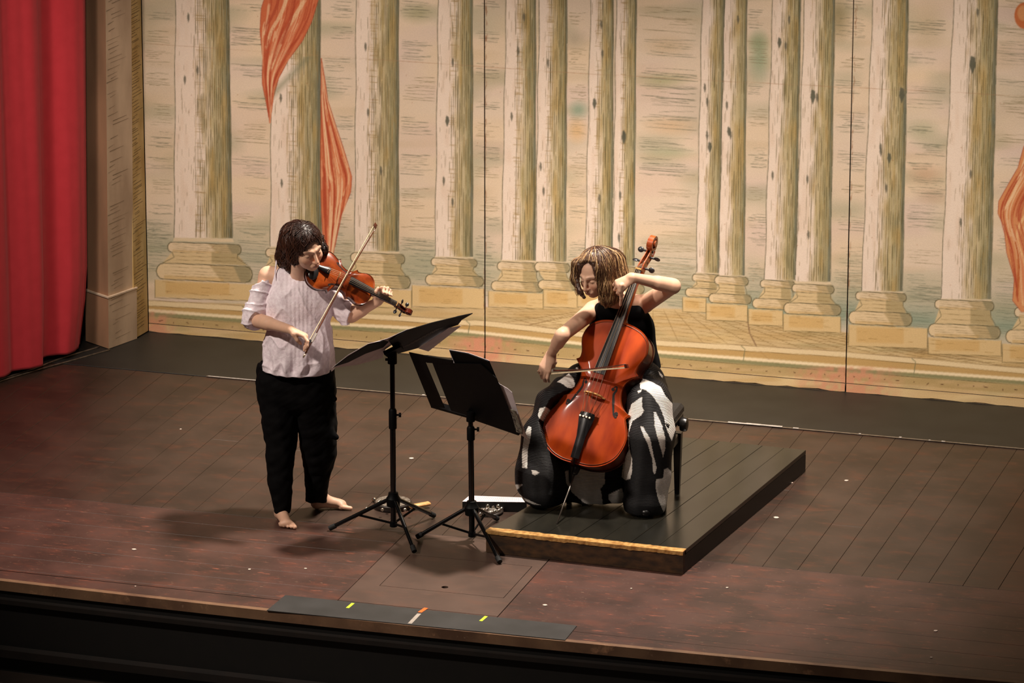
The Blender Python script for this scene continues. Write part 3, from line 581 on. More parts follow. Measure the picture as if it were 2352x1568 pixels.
def flat_panel(name, x0, x1, z0, z1, dx, dz, y=YB, rag=0.):
    nx = int((x1-x0)/dx)+1; nz = int((z1-z0)/dz)+1; X, Zz = np.meshgrid(np.linspace(x0, x1, nx), np.linspace(z0, z1, nz)); v = np.stack([X.ravel(), np.full(X.size, y), Zz.ravel()], 1)
    if rag: v[:nx, 2] += rag*np.interp(v[:nx, 0], np.arange(x0, x1+.1, .06), np.random.RandomState(int(abs(x0)*10)).rand(len(np.arange(x0, x1+.1, .06)))**3)
    k = v-CAM; zz = k @ fw; px = 1176+FPX*(k @ rt)/zz; py = 784-FPX*(k @ up)/zz; c_ = sample(px, py)
    i_ = (np.arange(nz-1)[:, None]*nx+np.arange(nx-1)[None]).ravel(); f = np.stack([i_, i_+1, i_+nx+1, i_+nx], 1)
    b = np.array([(x0, y, z0), (x1, y, z0), (x1, y, z1), (x0, y, z1), (x0, y+.03, z0), (x1, y+.03, z0), (x1, y+.03, z1), (x0, y+.03, z1)]); n = len(v)
    f2 = np.array([(0, 4, 5, 1), (1, 5, 6, 2), (2, 6, 7, 3), (3, 7, 4, 0), (4, 7, 6, 5)])+n
    v = np.concatenate([v, b]); c_ = np.concatenate([c_, np.tile((.25, .18, .12), (8, 1))]); f = np.concatenate([f, f2])
    return meshobj(name, v, f, MUR, wall, False, cols=c_)
sx1 = Yp(1114, 800, YB)[0]; sx2 = Yp(1943, 860, YB)[0]
for a, b, xe in ((-2.985, sx1, 0), (sx1, sx2, 0), (sx2, 2.35, 0)):
    flat_panel('painted_canvas', a+.003, b-.003, .055, 2.42, .0042, .0055); flat_panel('painted_canvas', a+.003, b-.003, 2.424, 4.4, .02, .04)
    flat_panel('bottom_board', a+.004, b-.004, .004, .052, .0042, .0055, YB-.004, .008)
flat_panel('painted_canvas', 2.356, 4.0, .01, 4.4, .02, .03)
# ---------------------------------------------------------------- wing pillar at the left
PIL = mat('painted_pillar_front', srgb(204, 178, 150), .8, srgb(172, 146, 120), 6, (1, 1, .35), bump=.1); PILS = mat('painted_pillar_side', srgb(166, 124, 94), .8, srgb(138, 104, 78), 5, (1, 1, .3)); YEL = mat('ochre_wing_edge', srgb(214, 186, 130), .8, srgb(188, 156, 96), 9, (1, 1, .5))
HAT = mat('hatch_paint', srgb(112, 92, 64), .85)
C0, L0, R0 = Zp(249.6, 803), Zp(197, 786), Zp(315, 779); C0[2] = L0[2] = R0[2] = 0
ea, eb = nrm(L0-C0), nrm(R0-C0); la = np.linalg.norm(L0-C0); lb = np.linalg.norm(R0-C0)
pil = empty('wing_pillar', C0, 'beige painted wooden pillar with a square plinth beside the red curtain', 'pillar')
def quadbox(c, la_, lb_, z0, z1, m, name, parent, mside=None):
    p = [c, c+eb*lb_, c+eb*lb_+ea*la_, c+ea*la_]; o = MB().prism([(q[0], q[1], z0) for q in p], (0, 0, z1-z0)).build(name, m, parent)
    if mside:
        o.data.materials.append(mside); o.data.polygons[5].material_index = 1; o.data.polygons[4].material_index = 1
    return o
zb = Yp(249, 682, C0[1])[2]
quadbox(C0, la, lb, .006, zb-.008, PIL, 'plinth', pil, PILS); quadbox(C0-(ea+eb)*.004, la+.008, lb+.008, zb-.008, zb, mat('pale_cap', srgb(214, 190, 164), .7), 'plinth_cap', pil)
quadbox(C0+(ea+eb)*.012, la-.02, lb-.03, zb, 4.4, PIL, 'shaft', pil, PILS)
# diagonal brush hatching on the lit face, real thin strokes
mb = MB(); r = np.random.RandomState(4); n_ = nrm(np.cross(eb, (0, 0, 1)))*.0012
for k in range(95):
    z = .05+k*.028+r.randn()*.006; a_ = r.rand()*.25; b_ = a_+.2+r.rand()*.45
    if r.rand() < .25: continue
    o_ = C0+eb*.0+(n_*(-1 if n_ @ (C0-CAM) > 0 else 1))+((ea+eb)*.012 if z > zb else 0); w_ = lb-(.03 if z > zb else 0); A = o_+eb*w_*a_; B = o_+eb*w_*min(b_, .98); t_ = .0015+.002*r.rand()
    mb.add([A+[0, 0, z], B+[0, 0, z+.012], B+[0, 0, z+.012+t_*.4], A+[0, 0, z+t_]], [(0, 1, 2, 3)])
h = mb.build('brush_hatching', HAT, pil); h['kind'] = 'stuff'
pil.rotation_euler.y = .016
# narrow return flat between pillar and backdrop
A = R0-eb*.02; B = np.array([-2.985, YB-.006, 0]); d_ = nrm(B-A); n_ = np.cross(d_, (0, 0, 1))*.02
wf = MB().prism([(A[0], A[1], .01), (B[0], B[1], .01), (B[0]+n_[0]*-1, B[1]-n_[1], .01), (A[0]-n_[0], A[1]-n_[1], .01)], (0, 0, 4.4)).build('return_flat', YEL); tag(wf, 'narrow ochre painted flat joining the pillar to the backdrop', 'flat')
mb = MB()
for k in range(150):
    z = .06+k*.018+r.randn()*.004; e = n_*.06 if (n_ @ (A-CAM)) < 0 else -n_*.06; a_ = r.rand()*.3; b_ = a_+.3+.4*r.rand(); L_ = np.linalg.norm(B-A); t_ = .0015+.0015*r.rand()
    p0 = A+d_*L_*a_+e; p1 = A+d_*L_*b_+e; mb.add([p0+[0, 0, z], p1+[0, 0, z+.006], p1+[0, 0, z+.006+t_], p0+[0, 0, z+t_]], [(0, 1, 2, 3)])
h = mb.build('brush_hatching', HAT, wf); h['kind'] = 'stuff'
# ---------------------------------------------------------------- red curtain and its floor rails
RED = mat('crimson_velvet', srgb(204, 50, 60), .85, srgb(198, 46, 56), 14, bump=.05, bscale=400)
RED.node_tree.nodes['Principled BSDF'].inputs['Sheen Weight'].default_value = .1
hem = [Zp(x_, y_, .035)[:2] for x_, y_ in ((-170, 930), (-90, 893), (0, 865), (42, 853), (77, 844), (90, 836), (98, 826), (111, 820), (140, 813), (168, 806), (184, 798), (187, 790))]
hem = spline(hem, 14); n = len(hem); zs = np.concatenate([[.035, .05, .12], np.linspace(.3, 4.4, 22)]); v = []; cum = np.concatenate([[0], np.cumsum(np.linalg.norm(np.diff(hem, axis=0), axis=1))])
tan = np.gradient(hem, axis=0); tan /= np.linalg.norm(tan, axis=1)[:, None]; nor = np.stack([tan[:, 1], -tan[:, 0]], 1)
for z in zs:
    f_ = (.005*np.sin(cum*48+.25*z)+.022*np.sin(cum*21+1-.3*z)+.002*np.sin(cum*90+z))*(1-.25*min(z, 2)/2)
    p = hem+nor*f_[:, None]+np.array([.957, .289])*((.050*min(z/.4, 1)+.020*z)*np.clip((cum/cum[-1]-.55)/.45, 0, 1))[:, None]
    for i_ in range(n): v.append((p[i_, 0], p[i_, 1], z))
f = [(j*n+i_, j*n+i_+1, (j+1)*n+i_+1, (j+1)*n+i_) for j in range(len(zs)-1) for i_ in range(n-1)]
cu = meshobj('curtain', v, f, RED, None, True); tag(cu, 'tall crimson curtain hanging in folds at the left edge', 'curtain'); md = cu.modifiers.new('solid', 'SOLIDIFY'); md.thickness = .006
RAIL = mat('dull_rail_metal', srgb(120, 108, 96), .4, srgb(84, 76, 68), 30, metal=.6)
for nm, pts_, lab in (('upper', [(228, 797), (161, 816.5), (119, 830.5), (80, 846), (0, 871), (-90, 900)], 'thin metal floor rail nearer the curtain hem'), ('lower', [(252, 803.5), (200, 818), (154, 831), (84, 850), (0, 875.5), (-90, 905)], 'thin metal floor rail farther from the curtain hem')):
    p = spline([Zp(x_, y_, .005)+[0, 0, -.001] for x_, y_ in pts_], 6); tag(MB().tube([(q[0], q[1], .0058) for q in p], .0055, 8).build('floor_rail', RAIL, smooth=True), lab, 'rail', 'floor rails under the curtain')
WG = mat('dark_wing_wall', srgb(30, 22, 18), .9)
tag(MB().box((-4.6, .6, 2.2), (.08, 6.6, 4.6)).build('wall_left', WG), kind='structure')
# ---------------------------------------------------------------- platform
PZ = .118
PT = mat('black_platform_paint', srgb(36, 34, 28), .24, srgb(25, 24, 20), 7, (1, .4, 1), detail=8, bump=.05, spec=.6); PBR = mat('worn_brass_strip', srgb(232, 186, 116), .35, srgb(176, 126, 70), 40, metal=.35, bump=.3)
PFR = mat('scuffed_brown_front', srgb(88, 60, 34), .6, srgb(46, 32, 20), 14, (1, 1, 2), bump=.1); PSD = mat('black_platform_side', srgb(22, 20, 18), .5)
q4 = [Zp(x_, y_, PZ) for x_, y_ in ((1116, 1217), (1569, 1267), (1851.5, 1033), (1505, 997))]
pf = empty('stage_platform', (q4[0][0], q4[0][1], 0), 'low black planked platform with a brass front edge under the cellist', 'platform')
def bil(u, v_, z): p = (q4[0]*(1-u)+q4[1]*u)*(1-v_)+(q4[3]*(1-u)+q4[2]*u)*v_; return (p[0], p[1], z)
us = np.linspace(0, 1, 8); 
for k in range(7):
    a, b = us[k]+.0012, us[k+1]-.0012; v0, v1 = .024, 1
    MB().prism([bil(a, v0, PZ-.022), bil(b, v0, PZ-.022), bil(b, v1, PZ-.022), bil(a, v1, PZ-.022)], (0, 0, .022-.0006*(k % 2))).build('plank', PT, pf, bevel=.0012)
MB().prism([bil(.0, .001, .002), bil(1, .001, .002), bil(1, .014, .002), bil(0, .014, .002)], (0, 0, PZ-.008)).build('front_board', PFR, pf)
MB().prism([bil(.985, .014, .002), bil(.999, .014, .002), bil(.999, .999, .002), bil(.985, .999, .002)], (0, 0, PZ-.026)).build('side_board', PSD, pf)
MB().prism([bil(.001, .014, .002), bil(.02, .014, .002), bil(.02, .999, .002), bil(.001, .999, .002)], (0, 0, PZ-.026)).build('side_board', PSD, pf)
mb = MB(); N_ = 60; v = []; r = np.random.RandomState(3)
for k in range(N_+1):
    u = k/N_; jz = .0015*r.randn(); jv = .0012*r.randn()
    v += [bil(u, -.0015, PZ-.018+jz), bil(u, -.0015, PZ+.0005), bil(u, .0245+jv, PZ+.0022), bil(u, .0245+jv, PZ-.004), bil(u, .002, PZ-.006)]
f = [(a*5+k, (a+1)*5+k, (a+1)*5+(k+1) % 5, a*5+(k+1) % 5) for a in range(N_) for k in range(5)]; mb.add(v, f+[(4, 3, 2, 1, 0), tuple(N_*5+k for k in range(5))]); mb.build('brass_edge', PBR, pf)
# ---------------------------------------------------------------- piano bench
BK = mat('black_lacquer', srgb(26, 24, 23), .28, srgb(20, 18, 17), 20, spec=.6); BKL = mat('black_leather', srgb(30, 28, 27), .5, srgb(24, 22, 21), 60, bump=.2)
lf = Zp(1561, 1133, PZ); bx = nrm([1, .03, 0]); by = np.array([-bx[1], bx[0], 0]); bz = np.array([0, 0, 1.])
bench = empty('piano_bench', (lf[0], lf[1], PZ), 'black adjustable piano bench the cellist sits on', 'bench', axes=(bx, by, bz))
mw = lambda l: np.array([lf[0], lf[1], PZ])+bx*l[0]+by*l[1]+bz*l[2]
BH = .475
def bb(l, s_, m, nm, ch=.004, par=bench): return MB().box(mw(l), s_, (bx, by, bz), ch).build(nm, m, par)
for lx, ly in ((-.012, 0), (-.50, 0), (-.012, -.30), (-.50, -.30)):
    pts_ = [mw((lx, ly, .001)), mw((lx, ly, .2)), mw((lx, ly, .325))]; MB().tube(pts_, [.017, .025, .029], 4, flat=((bx+by), 1)).build('leg', BK, bench)
bb((-.256, -.0, .30), (.46, .02, .045), BK, 'apron'); bb((-.256, -.30, .30), (.46, .02, .045), BK, 'apron.001'); bb((-.012, -.15, .30), (.02, .27, .045), BK, 'apron.002'); bb((-.50, -.15, .30), (.02, .27, .045), BK, 'apron.003')
for s_ in (-1, 1): MB().tube([mw((-.03, -.15-s_*.12, .32)), mw((-.03, -.15+s_*.10, .40))], .006, 6).build('scissor_bar', BK, bench)
bb((-.256, -.15, .405), (.53, .36, .03), BK, 'seat_frame'); bb((-.256, -.15, .445), (.54, .37, .055), BKL, 'seat_cushion', .016)
MB().lathe(mw((.0, -.05, .385)), bx, [(0, .012), (.012, .013), (.014, .034), (.03, .038), (.046, .034), (.05, .02), (.051, .001)], 20).build('height_knob', BK, bench, smooth=True, auto=40)
MB().lathe(mw((-.53, -.05, .385)), -bx, [(0, .012), (.012, .013), (.014, .034), (.03, .038), (.046, .034), (.05, .02), (.051, .001)], 20).build('height_knob', BK, bench, smooth=True, auto=40)
# ---------------------------------------------------------------- music stands
SB = mat('black_stand_metal', srgb(9, 9, 10), .55, srgb(6, 6, 7), 30, spec=.14); SBP = mat('black_stand_tube', srgb(10, 10, 11), .2, srgb(8, 8, 9), 30, spec=.5); PAPER = mat('white_score_paper', srgb(226, 214, 216), .8, srgb(214, 200, 204), 20); FOLD = mat('black_folder', srgb(8, 7, 8), .6, spec=.12); RUB = mat('black_rubber', srgb(18, 18, 18), .8)
def stand(name, base, feet, hub_z, low_z, clutch, top, label):
    t = empty(name, base, label, 'music stand'); b = np.asarray(base, float); up_ = np.array([0, 0, 1.]); tp_ = np.asarray(top, float); ax = nrm(tp_-(b+up_*low_z))
    at_ = lambda z: b+up_*low_z+ax*((z-low_z)/ax[2])
    MB().tube([at_(low_z), at_(clutch[1])], .0145, 14).build('lower_pole', SBP, t, smooth=True, auto=40)
    MB().tube([at_(clutch[1]-.01), tp_], .0125, 14).build('upper_pole', SBP, t, smooth=True, auto=40)
    MB().lathe(at_(clutch[0]), ax, [(0, .0145), (.004, .02), (clutch[1]-clutch[0]-.01, .02), (clutch[1]-clutch[0], .015)], 16).build('height_collar', SB, t, smooth=True, auto=35)
    kn = at_((clutch[0]+clutch[1])/2+.02); MB().tube([kn, kn+rt*.03], .005, 8).tube([kn+rt*.03, kn+rt*.042], .012, 10).build('clamp_knob', SB, t)
    MB().lathe(at_(hub_z-.035), ax, [(0, .02), (.005, .033), (.045, .036), (.06, .026), (.075, .024), (.078, .015)], 16).build('hub', SB, t, smooth=True, auto=35)
    MB().lathe(at_(low_z-.005), ax, [(0, .015), (.002, .019), (.028, .019), (.03, .015)], 14).build('brace_collar', SB, t, smooth=True, auto=35)
    for f_ in feet:
        f_ = np.asarray(f_, float); hd = nrm([f_[0]-b[0], f_[1]-b[1], 0]); h0 = at_(hub_z)+hd*.028; tip = f_+np.array([0, 0, .0135]); d_ = nrm(tip-h0); mid = h0+(tip-h0)*.52
        lg = MB().tube([h0, tip-d_*.03], .0105, 10).build('leg', SBP, t, smooth=True, auto=40)
        MB().tube([tip-d_*.035, tip], [.0135, .0135], 10).build('rubber_foot', RUB, lg, smooth=True, auto=40)
        side = np.cross(d_, up_)
        MB().box((at_(low_z+.012)+mid)/2, (np.linalg.norm(mid-at_(low_z+.012)), .005, .011), (nrm(mid-at_(low_z+.012)), side, np.cross(nrm(mid-at_(low_z+.012)), side))).build('brace', SB, t)
    return t
def inplane(px, py, p0, m): d = ray(px, py); return CAM+d*((np.asarray(p0)-CAM) @ m/(d @ m))
f1 = [Zp(757, 1219), Zp(952, 1272), Zp(997, 1189)]; b1 = (f1[0]+f1[1]+f1[2])/3; b1 = Zp(904, proj(b1)[1]+2); b1[2] = 0
D1 = depth(b1)
zl1 = Yp(904, 1207, b1[1])[2]; zh1 = Yp(904, 1148, b1[1])[2]; c1 = (Yp(902, 985, b1[1])[2], Yp(902, 938, b1[1])[2]); T1 = Yp(901, 812, b1[1])
s1 = stand('music_stand', b1, f1, zh1, zl1, c1, T1, 'black tripod music stand with a tilted desk standing beside the violinist')
MB().tube([T1-[0, 0, .05], T1+[0, 0, .015]], .024, 12).build('tilt_joint', SB, s1, smooth=True, auto=40); MB().tube([T1-[0, 0, .03], T1-[0, 0, .03]-rt*.035], .007, 8).build('tilt_knob', SB, s1)
m1 = nrm([-.50, .35, .75]); TT1 = T1+[0, 0, .03]
def desk(pix, p0, m, th, name, mt, parent, off=0.): return MB().prism([inplane(x_, y_, np.asarray(p0)+m*off, m) for x_, y_ in pix], m*th)
dk1 = desk([(893, 783), (936, 758), (993, 741), (1052, 727), (1086, 720), (1048, 742), (961, 799), (914, 812)], TT1, m1, .003, 'desk', SB, s1).build('desk', SB, s1)
mb = MB(); r = np.random.RandomState(2)      # pale dashes: light caught by punched slots, put into the colour
A_, B_, C_ = [inplane(x_, y_, TT1-m1*.0012, m1) for x_, y_ in ((925, 797), (1010, 752), (948, 790))]
for i_ in range(4):
    for j_ in range(9):
        p = A_+(B_-A_)*(j_/9)+(C_-A_)*(i_/5); d_ = nrm(B_-A_); e_ = nrm(np.cross(m1, d_)); mb.box(p, (.014, .0035, .0006), (d_, e_, m1))
sl = mb.build('desk_slots', mat('slot_glint', srgb(120, 112, 100), .4), s1); sl['kind'] = 'stuff'
MB().box(TT1-m1*.015, (.09, .07, .02), (nrm([.95, .3, .5]), nrm(np.cross(m1, nrm([.95, .3, .5]))), m1)).build('desk_bracket', SB, s1)
def sheet(pix, p0, m, off, label, grp, m_=PAPER, th=.0012, sag=0.):
    o = desk(pix, p0, m, th, '', m_, None, off).build('sheet_music', m_); tag(o, label, 'sheet music', grp); return o
G1 = 'scores on the stand beside the violinist'
sheet([(768, 842), (800, 819), (846, 792), (880, 783), (893, 785), (880, 798), (840, 812), (800, 832)], TT1, m1, .003, 'black folder edge beneath the long left page', G1, FOLD, .0025)
sheet([(762, 845), (800, 815), (846, 789), (868, 784), (893, 780), (878, 822), (820, 838)], TT1, m1, .006, 'long white score page sticking out left toward the violinist', G1)
sheet([(842, 791), (890, 777), (936, 756), (905, 788), (880, 806)], TT1, m1, .0085, 'upper score page lying above the stand pole', G1)
sheet([(984, 807), (961, 800), (1031, 753), (1060, 748)], TT1, m1, -.010, 'pale loose page hanging under the right side of the first desk', G1)
sheet([(1008, 742), (1052, 727), (1086, 720), (1062, 733), (1052, 746), (1020, 757)], TT1, m1, .009, 'black score cover at the raised right end of the first desk', G1, FOLD, .004)
# second stand
f2 = [Zp(957, 1239), Zp(1148, 1296), Zp(1142, 1196)]; b2 = (f2[0]+f2[1]+f2[2])/3; b2 = Zp(1084, proj(b2)[1]); b2[2] = 0
zl2 = Yp(1084, 1230, b2[1])[2]; zh2 = Yp(1084, 1168, b2[1])[2]; c2 = (.50, .52); T2 = Yp(1081, 958, b2[1]); c2 = (T2[2]-.12, T2[2]-.045)
s2 = stand('music_stand', b2, f2, zh2, zl2, c2, T2, 'black tripod music stand with a tall desk in front of the cellist')
m2 = nrm([.40, .78, .5])
TT2 = T2+m2*.02
MB().tube([T2-[0, 0, .02], T2+[0, 0, .03]], .022, 12).build('tilt_joint', SB, s2, smooth=True, auto=40)
desk([(993, 833), (1104, 836), (1140, 868), (1189, 996), (1081, 956), (1036, 943)], TT2, m2, .003, '', SB, s2).build('desk', SB, s2)
desk([(939, 809), (1000, 821), (1010, 831), (977, 832), (1021, 937), (989, 932)], TT2, m2, .003, '', SB, s2).build('desk_wing', SB, s2)
desk([(974, 817), (1040, 828), (1040, 836), (980, 833)], TT2, m2, .004, '', SB, s2, -.002).build('wing_rail', SB, s2)
desk([(989, 931), (1081, 957), (1189, 995), (1191, 1000), (1081, 962), (990, 936)], TT2, m2, .035, '', SB, s2, 0).build('desk_lip', SB, s2)
MB().box(TT2-m2*.012+[0, 0, .05], (.05, .16, .018), (nrm([.9, -.43, 0]), nrm(np.cross(m2, nrm([.9, -.43, 0]))), m2)).build('desk_bracket', SB, s2)
G2 = 'scores on the stand in front of the cellist'
sheet([(1032, 805), (1075, 813), (1122, 830), (1144, 881), (1150, 905), (1060, 870)], TT2, m2, .008, 'black folder standing above the second desk', G2, FOLD, .006)
sheet([(1031, 802.5), (1076, 810.5), (1124, 828), (1124, 833), (1060, 850), (1042, 835)], TT2, m2, .0155, 'white pages showing along the top of the black folder', G2)
sheet([(1136, 868), (1148, 882), (1166, 892), (1176, 901), (1194, 960), (1213, 1010), (1190, 994)], TT2, m2, .012, 'white page sticking out past the right edge of the second desk', G2)
o = desk([(1172, 940), (1184, 944), (1198, 985), (1200, 997), (1186, 992)], TT2, m2, .004, '', None, None, -.004).build('plastic_sleeve', mat('crinkled_clear_plastic', srgb(150, 146, 130), .15, srgb(40, 36, 30), 60, bump=1., bscale=70, spec=.9)); tag(o, 'crinkled shiny plastic sleeve at the lower right corner of the second desk', 'sleeve')
# ---------------------------------------------------------------- things on the floor
BELL = mat('polished_bell_metal', srgb(225, 215, 200), .12, srgb(200, 190, 176), 50, metal=.95); WOOD = mat('pale_wood_handle', srgb(226, 178, 118), .45, srgb(204, 150, 92), 20, (1, 6, 1)); DKW = mat('dark_bell_strap', srgb(40, 30, 24), .5); TIN = mat('worn_tin', srgb(190, 184, 176), .3, srgb(110, 100, 90), 60, metal=.6, bump=.5, bscale=90)
def jingle(c, r_, parent): 
    o = MB().sphere(c, r_, 12, 8).build('jingle_bell', BELL, parent, smooth=True); return o
c = Zp(905, 1166, 0); A = Zp(862, 1172, .02); B = Zp(985, 1157, .02); d_ = nrm(B-A)
jr = empty('jingle_drum', c, 'flat round jingle drum with a pale wooden handle lying behind the first stand', 'percussion')
dc = Zp(903, 1164, 0)
MB().lathe(dc+[0, 0, .001], (0, 0, 1), [(0, .085), (.003, .095), (.026, .097), (.03, .094), (.031, .001)], 36).build('frame', DKW, jr, smooth=True, auto=40)
MB().lathe(dc+[0, 0, .030], (0, 0, 1), [(0, .088), (.003, .088), (.0035, .001)], 32).build('drum_skin', TIN, jr, smooth=True, auto=40)
hA, hB = Zp(945, 1163, .022), Zp(984, 1156, .022); MB().box((hA+hB)/2, (np.linalg.norm(hB-hA)+.02, .034, .018), (nrm(hB-hA), np.cross((0, 0, 1), nrm(hB-hA)), (0, 0, 1)), .007).build('handle', WOOD, jr, smooth=True, auto=50)
for x_, y_, z_ in ((842, 1167, .02), (873, 1150, .04), (869, 1153, .035), (894, 1160, .045), (930, 1170, .04), (944, 1174, .035), (910, 1150, .045), (878, 1170, .04)): jingle(Zp(x_, y_, z_), .0085, jr)
q_ = Zp(860, 1148, 0); bs = empty('sleigh_bells', q_, 'pair of small silver bells on the boards left of the first stand', 'percussion')
MB().tube([Zp(858, 1149, .006), Zp(866, 1156, .006), Zp(872, 1152, .006)], .005, 6).build('strap', DKW, bs)
for x_, y_ in ((859, 1147), (875, 1149)): jingle(Zp(x_, y_, .012)+[0, 0, .0], .0115, bs)
q_ = Zp(1125, 1172, 0); bs = empty('bell_strap', q_, 'cluster of shiny silver bells on a dark strap behind the second stand', 'percussion')
stp = [Zp(x_, y_, .01) for x_, y_ in ((1098, 1168), (1112, 1164), (1128, 1163), (1144, 1168), (1152, 1174), (1138, 1182), (1116, 1182), (1102, 1176))]
MB().tube(spline(stp, 5, True), .011, 8, flat=((0, 0, 1), .6)).build('strap', DKW, bs, smooth=True)
MB().lathe(Zp(1128, 1174, 0)+[0, 0, .002], (0, 0, 1), [(0, .05), (.012, .055), (.018, .05), (.019, .001)], 24).build('tin_base', TIN, bs, smooth=True, auto=40)
for k, (x_, y_) in enumerate(((1107, 1158), (1120, 1162), (1127, 1155), (1133, 1164), (1144, 1162), (1103, 1180), (1146, 1172), (1118, 1170), (1136, 1174), (1152, 1168), (1110, 1172))): jingle(Zp(x_, y_, .026+.008*math.sin(k*2)), .0105, bs)
# sheet on a dark folder lying in front of the platform
fo = [Zp(x_, y_, .055) for x_, y_ in ((1062, 1150.5), (1078, 1137), (1205, 1141.5), (1210, 1152))]
bk = MB().prism([(p[0], p[1], .002) for p in fo][::-1][::-1], (0, 0, .048)).build('case', mat('black_case', srgb(14, 12, 12), .6)); tag(bk, 'low black case lying behind the second stand', 'case')
o = MB().prism([(p[0], p[1], .052) for p in fo], (0, 0, .0015)).build('sheet_music', PAPER); tag(o, 'white music page lying flat on the low black case', 'sheet music')
mb = MB()
for k in range(28):
    u = .03+k/29*.95; a_ = fo[0]*(1-u)+fo[3]*u; b_ = fo[1]*(1-u)+fo[2]*u; a_, b_ = a_*.88+b_*.12, a_*.12+b_*.88; mb.box(((a_+b_)/2)*[1, 1, 0]+[0, 0, .0538], (.0012, np.linalg.norm(b_-a_), .0004), (np.cross(nrm(b_-a_), (0, 0, 1)), nrm(b_-a_), (0, 0, 1)))
l_ = mb.build('staff_lines', mat('grey_ink', srgb(150, 140, 146), .8), o); l_['kind'] = 'stuff'
# ---------------------------------------------------------------- violin family
HALF = [[(0, 0), (.10, .004), (.19, .035), (.262, .10), (.293, .20), (.285, .28), (.252, .35), (.242, .38), (.268, .405)], [(.268, .405), (.232, .418), (.185, .46), (.158, .53), (.158, .59), (.18, .635), (.225, .682)],
        [(.225, .682), (.204, .70), (.207, .745), (.228, .80), (.236, .85), (.215, .92), (.155, .972), (.07, .997), (0, 1.)]]
def outline(L):
    h = np.concatenate([spline(s_, 5)[:-1] for s_ in HALF]+[np.array([[0, 1.]])]); m_ = h[1:-1][::-1].copy(); m_[:, 0] *= -1
    return np.concatenate([h, m_])*L
def plate(L, z0, arch, th, inset=0., sg=1):
    o_ = outline(L); c_ = np.array([0, L*.5]); rings = [1., .985, .955, .90, .82, .70, .55, .38, .2]; v = []; f = []; n = len(o_)
    v += [(p[0], p[1], z0-sg*th) for p in c_+(o_-c_)*(1-inset)]
    for s_ in rings:
        for p in c_+(o_-c_)*s_*(1-inset):
            e = 1-s_; h = z0+sg*(arch*(1-math.exp(-(max(e-.04, 0)*5)**1.3))*(1-.15*abs(p[1]/L-.5)*2)+(.0012*L/.355 if s_ > .99 else 0)); v.append((p[0], p[1], h))
    v.append((c_[0], c_[1], z0+sg*arch))
    for k in range(len(rings)): f += [(k*n+i_, k*n+(i_+1) % n, (k+1)*n+(i_+1) % n, (k+1)*n+i_) for i_ in range(n)]
    k = len(rings)*n; f += [(k+i_, k+(i_+1) % n, len(v)-1) for i_ in range(n)]
    if sg < 0: f = [q[::-1] for q in f]
    return v, f
def archz(L, z0, arch, x_, y_):
    o_ = outline(L); c_ = np.array([0, L*.5]); a = math.atan2(y_-c_[1], x_); aa = np.arctan2(o_[:, 1]-c_[1], o_[:, 0]); i_ = np.argmin(np.abs((aa-a+math.pi) % (2*math.pi)-math.pi)); s_ = math.hypot(x_, y_-c_[1])/np.linalg.norm(o_[i_]-c_)
    return z0+arch*(1-math.exp(-(max(1-s_-.04, 0)*5)**1.3))*(1-.15*abs(y_/L-.5)*2)
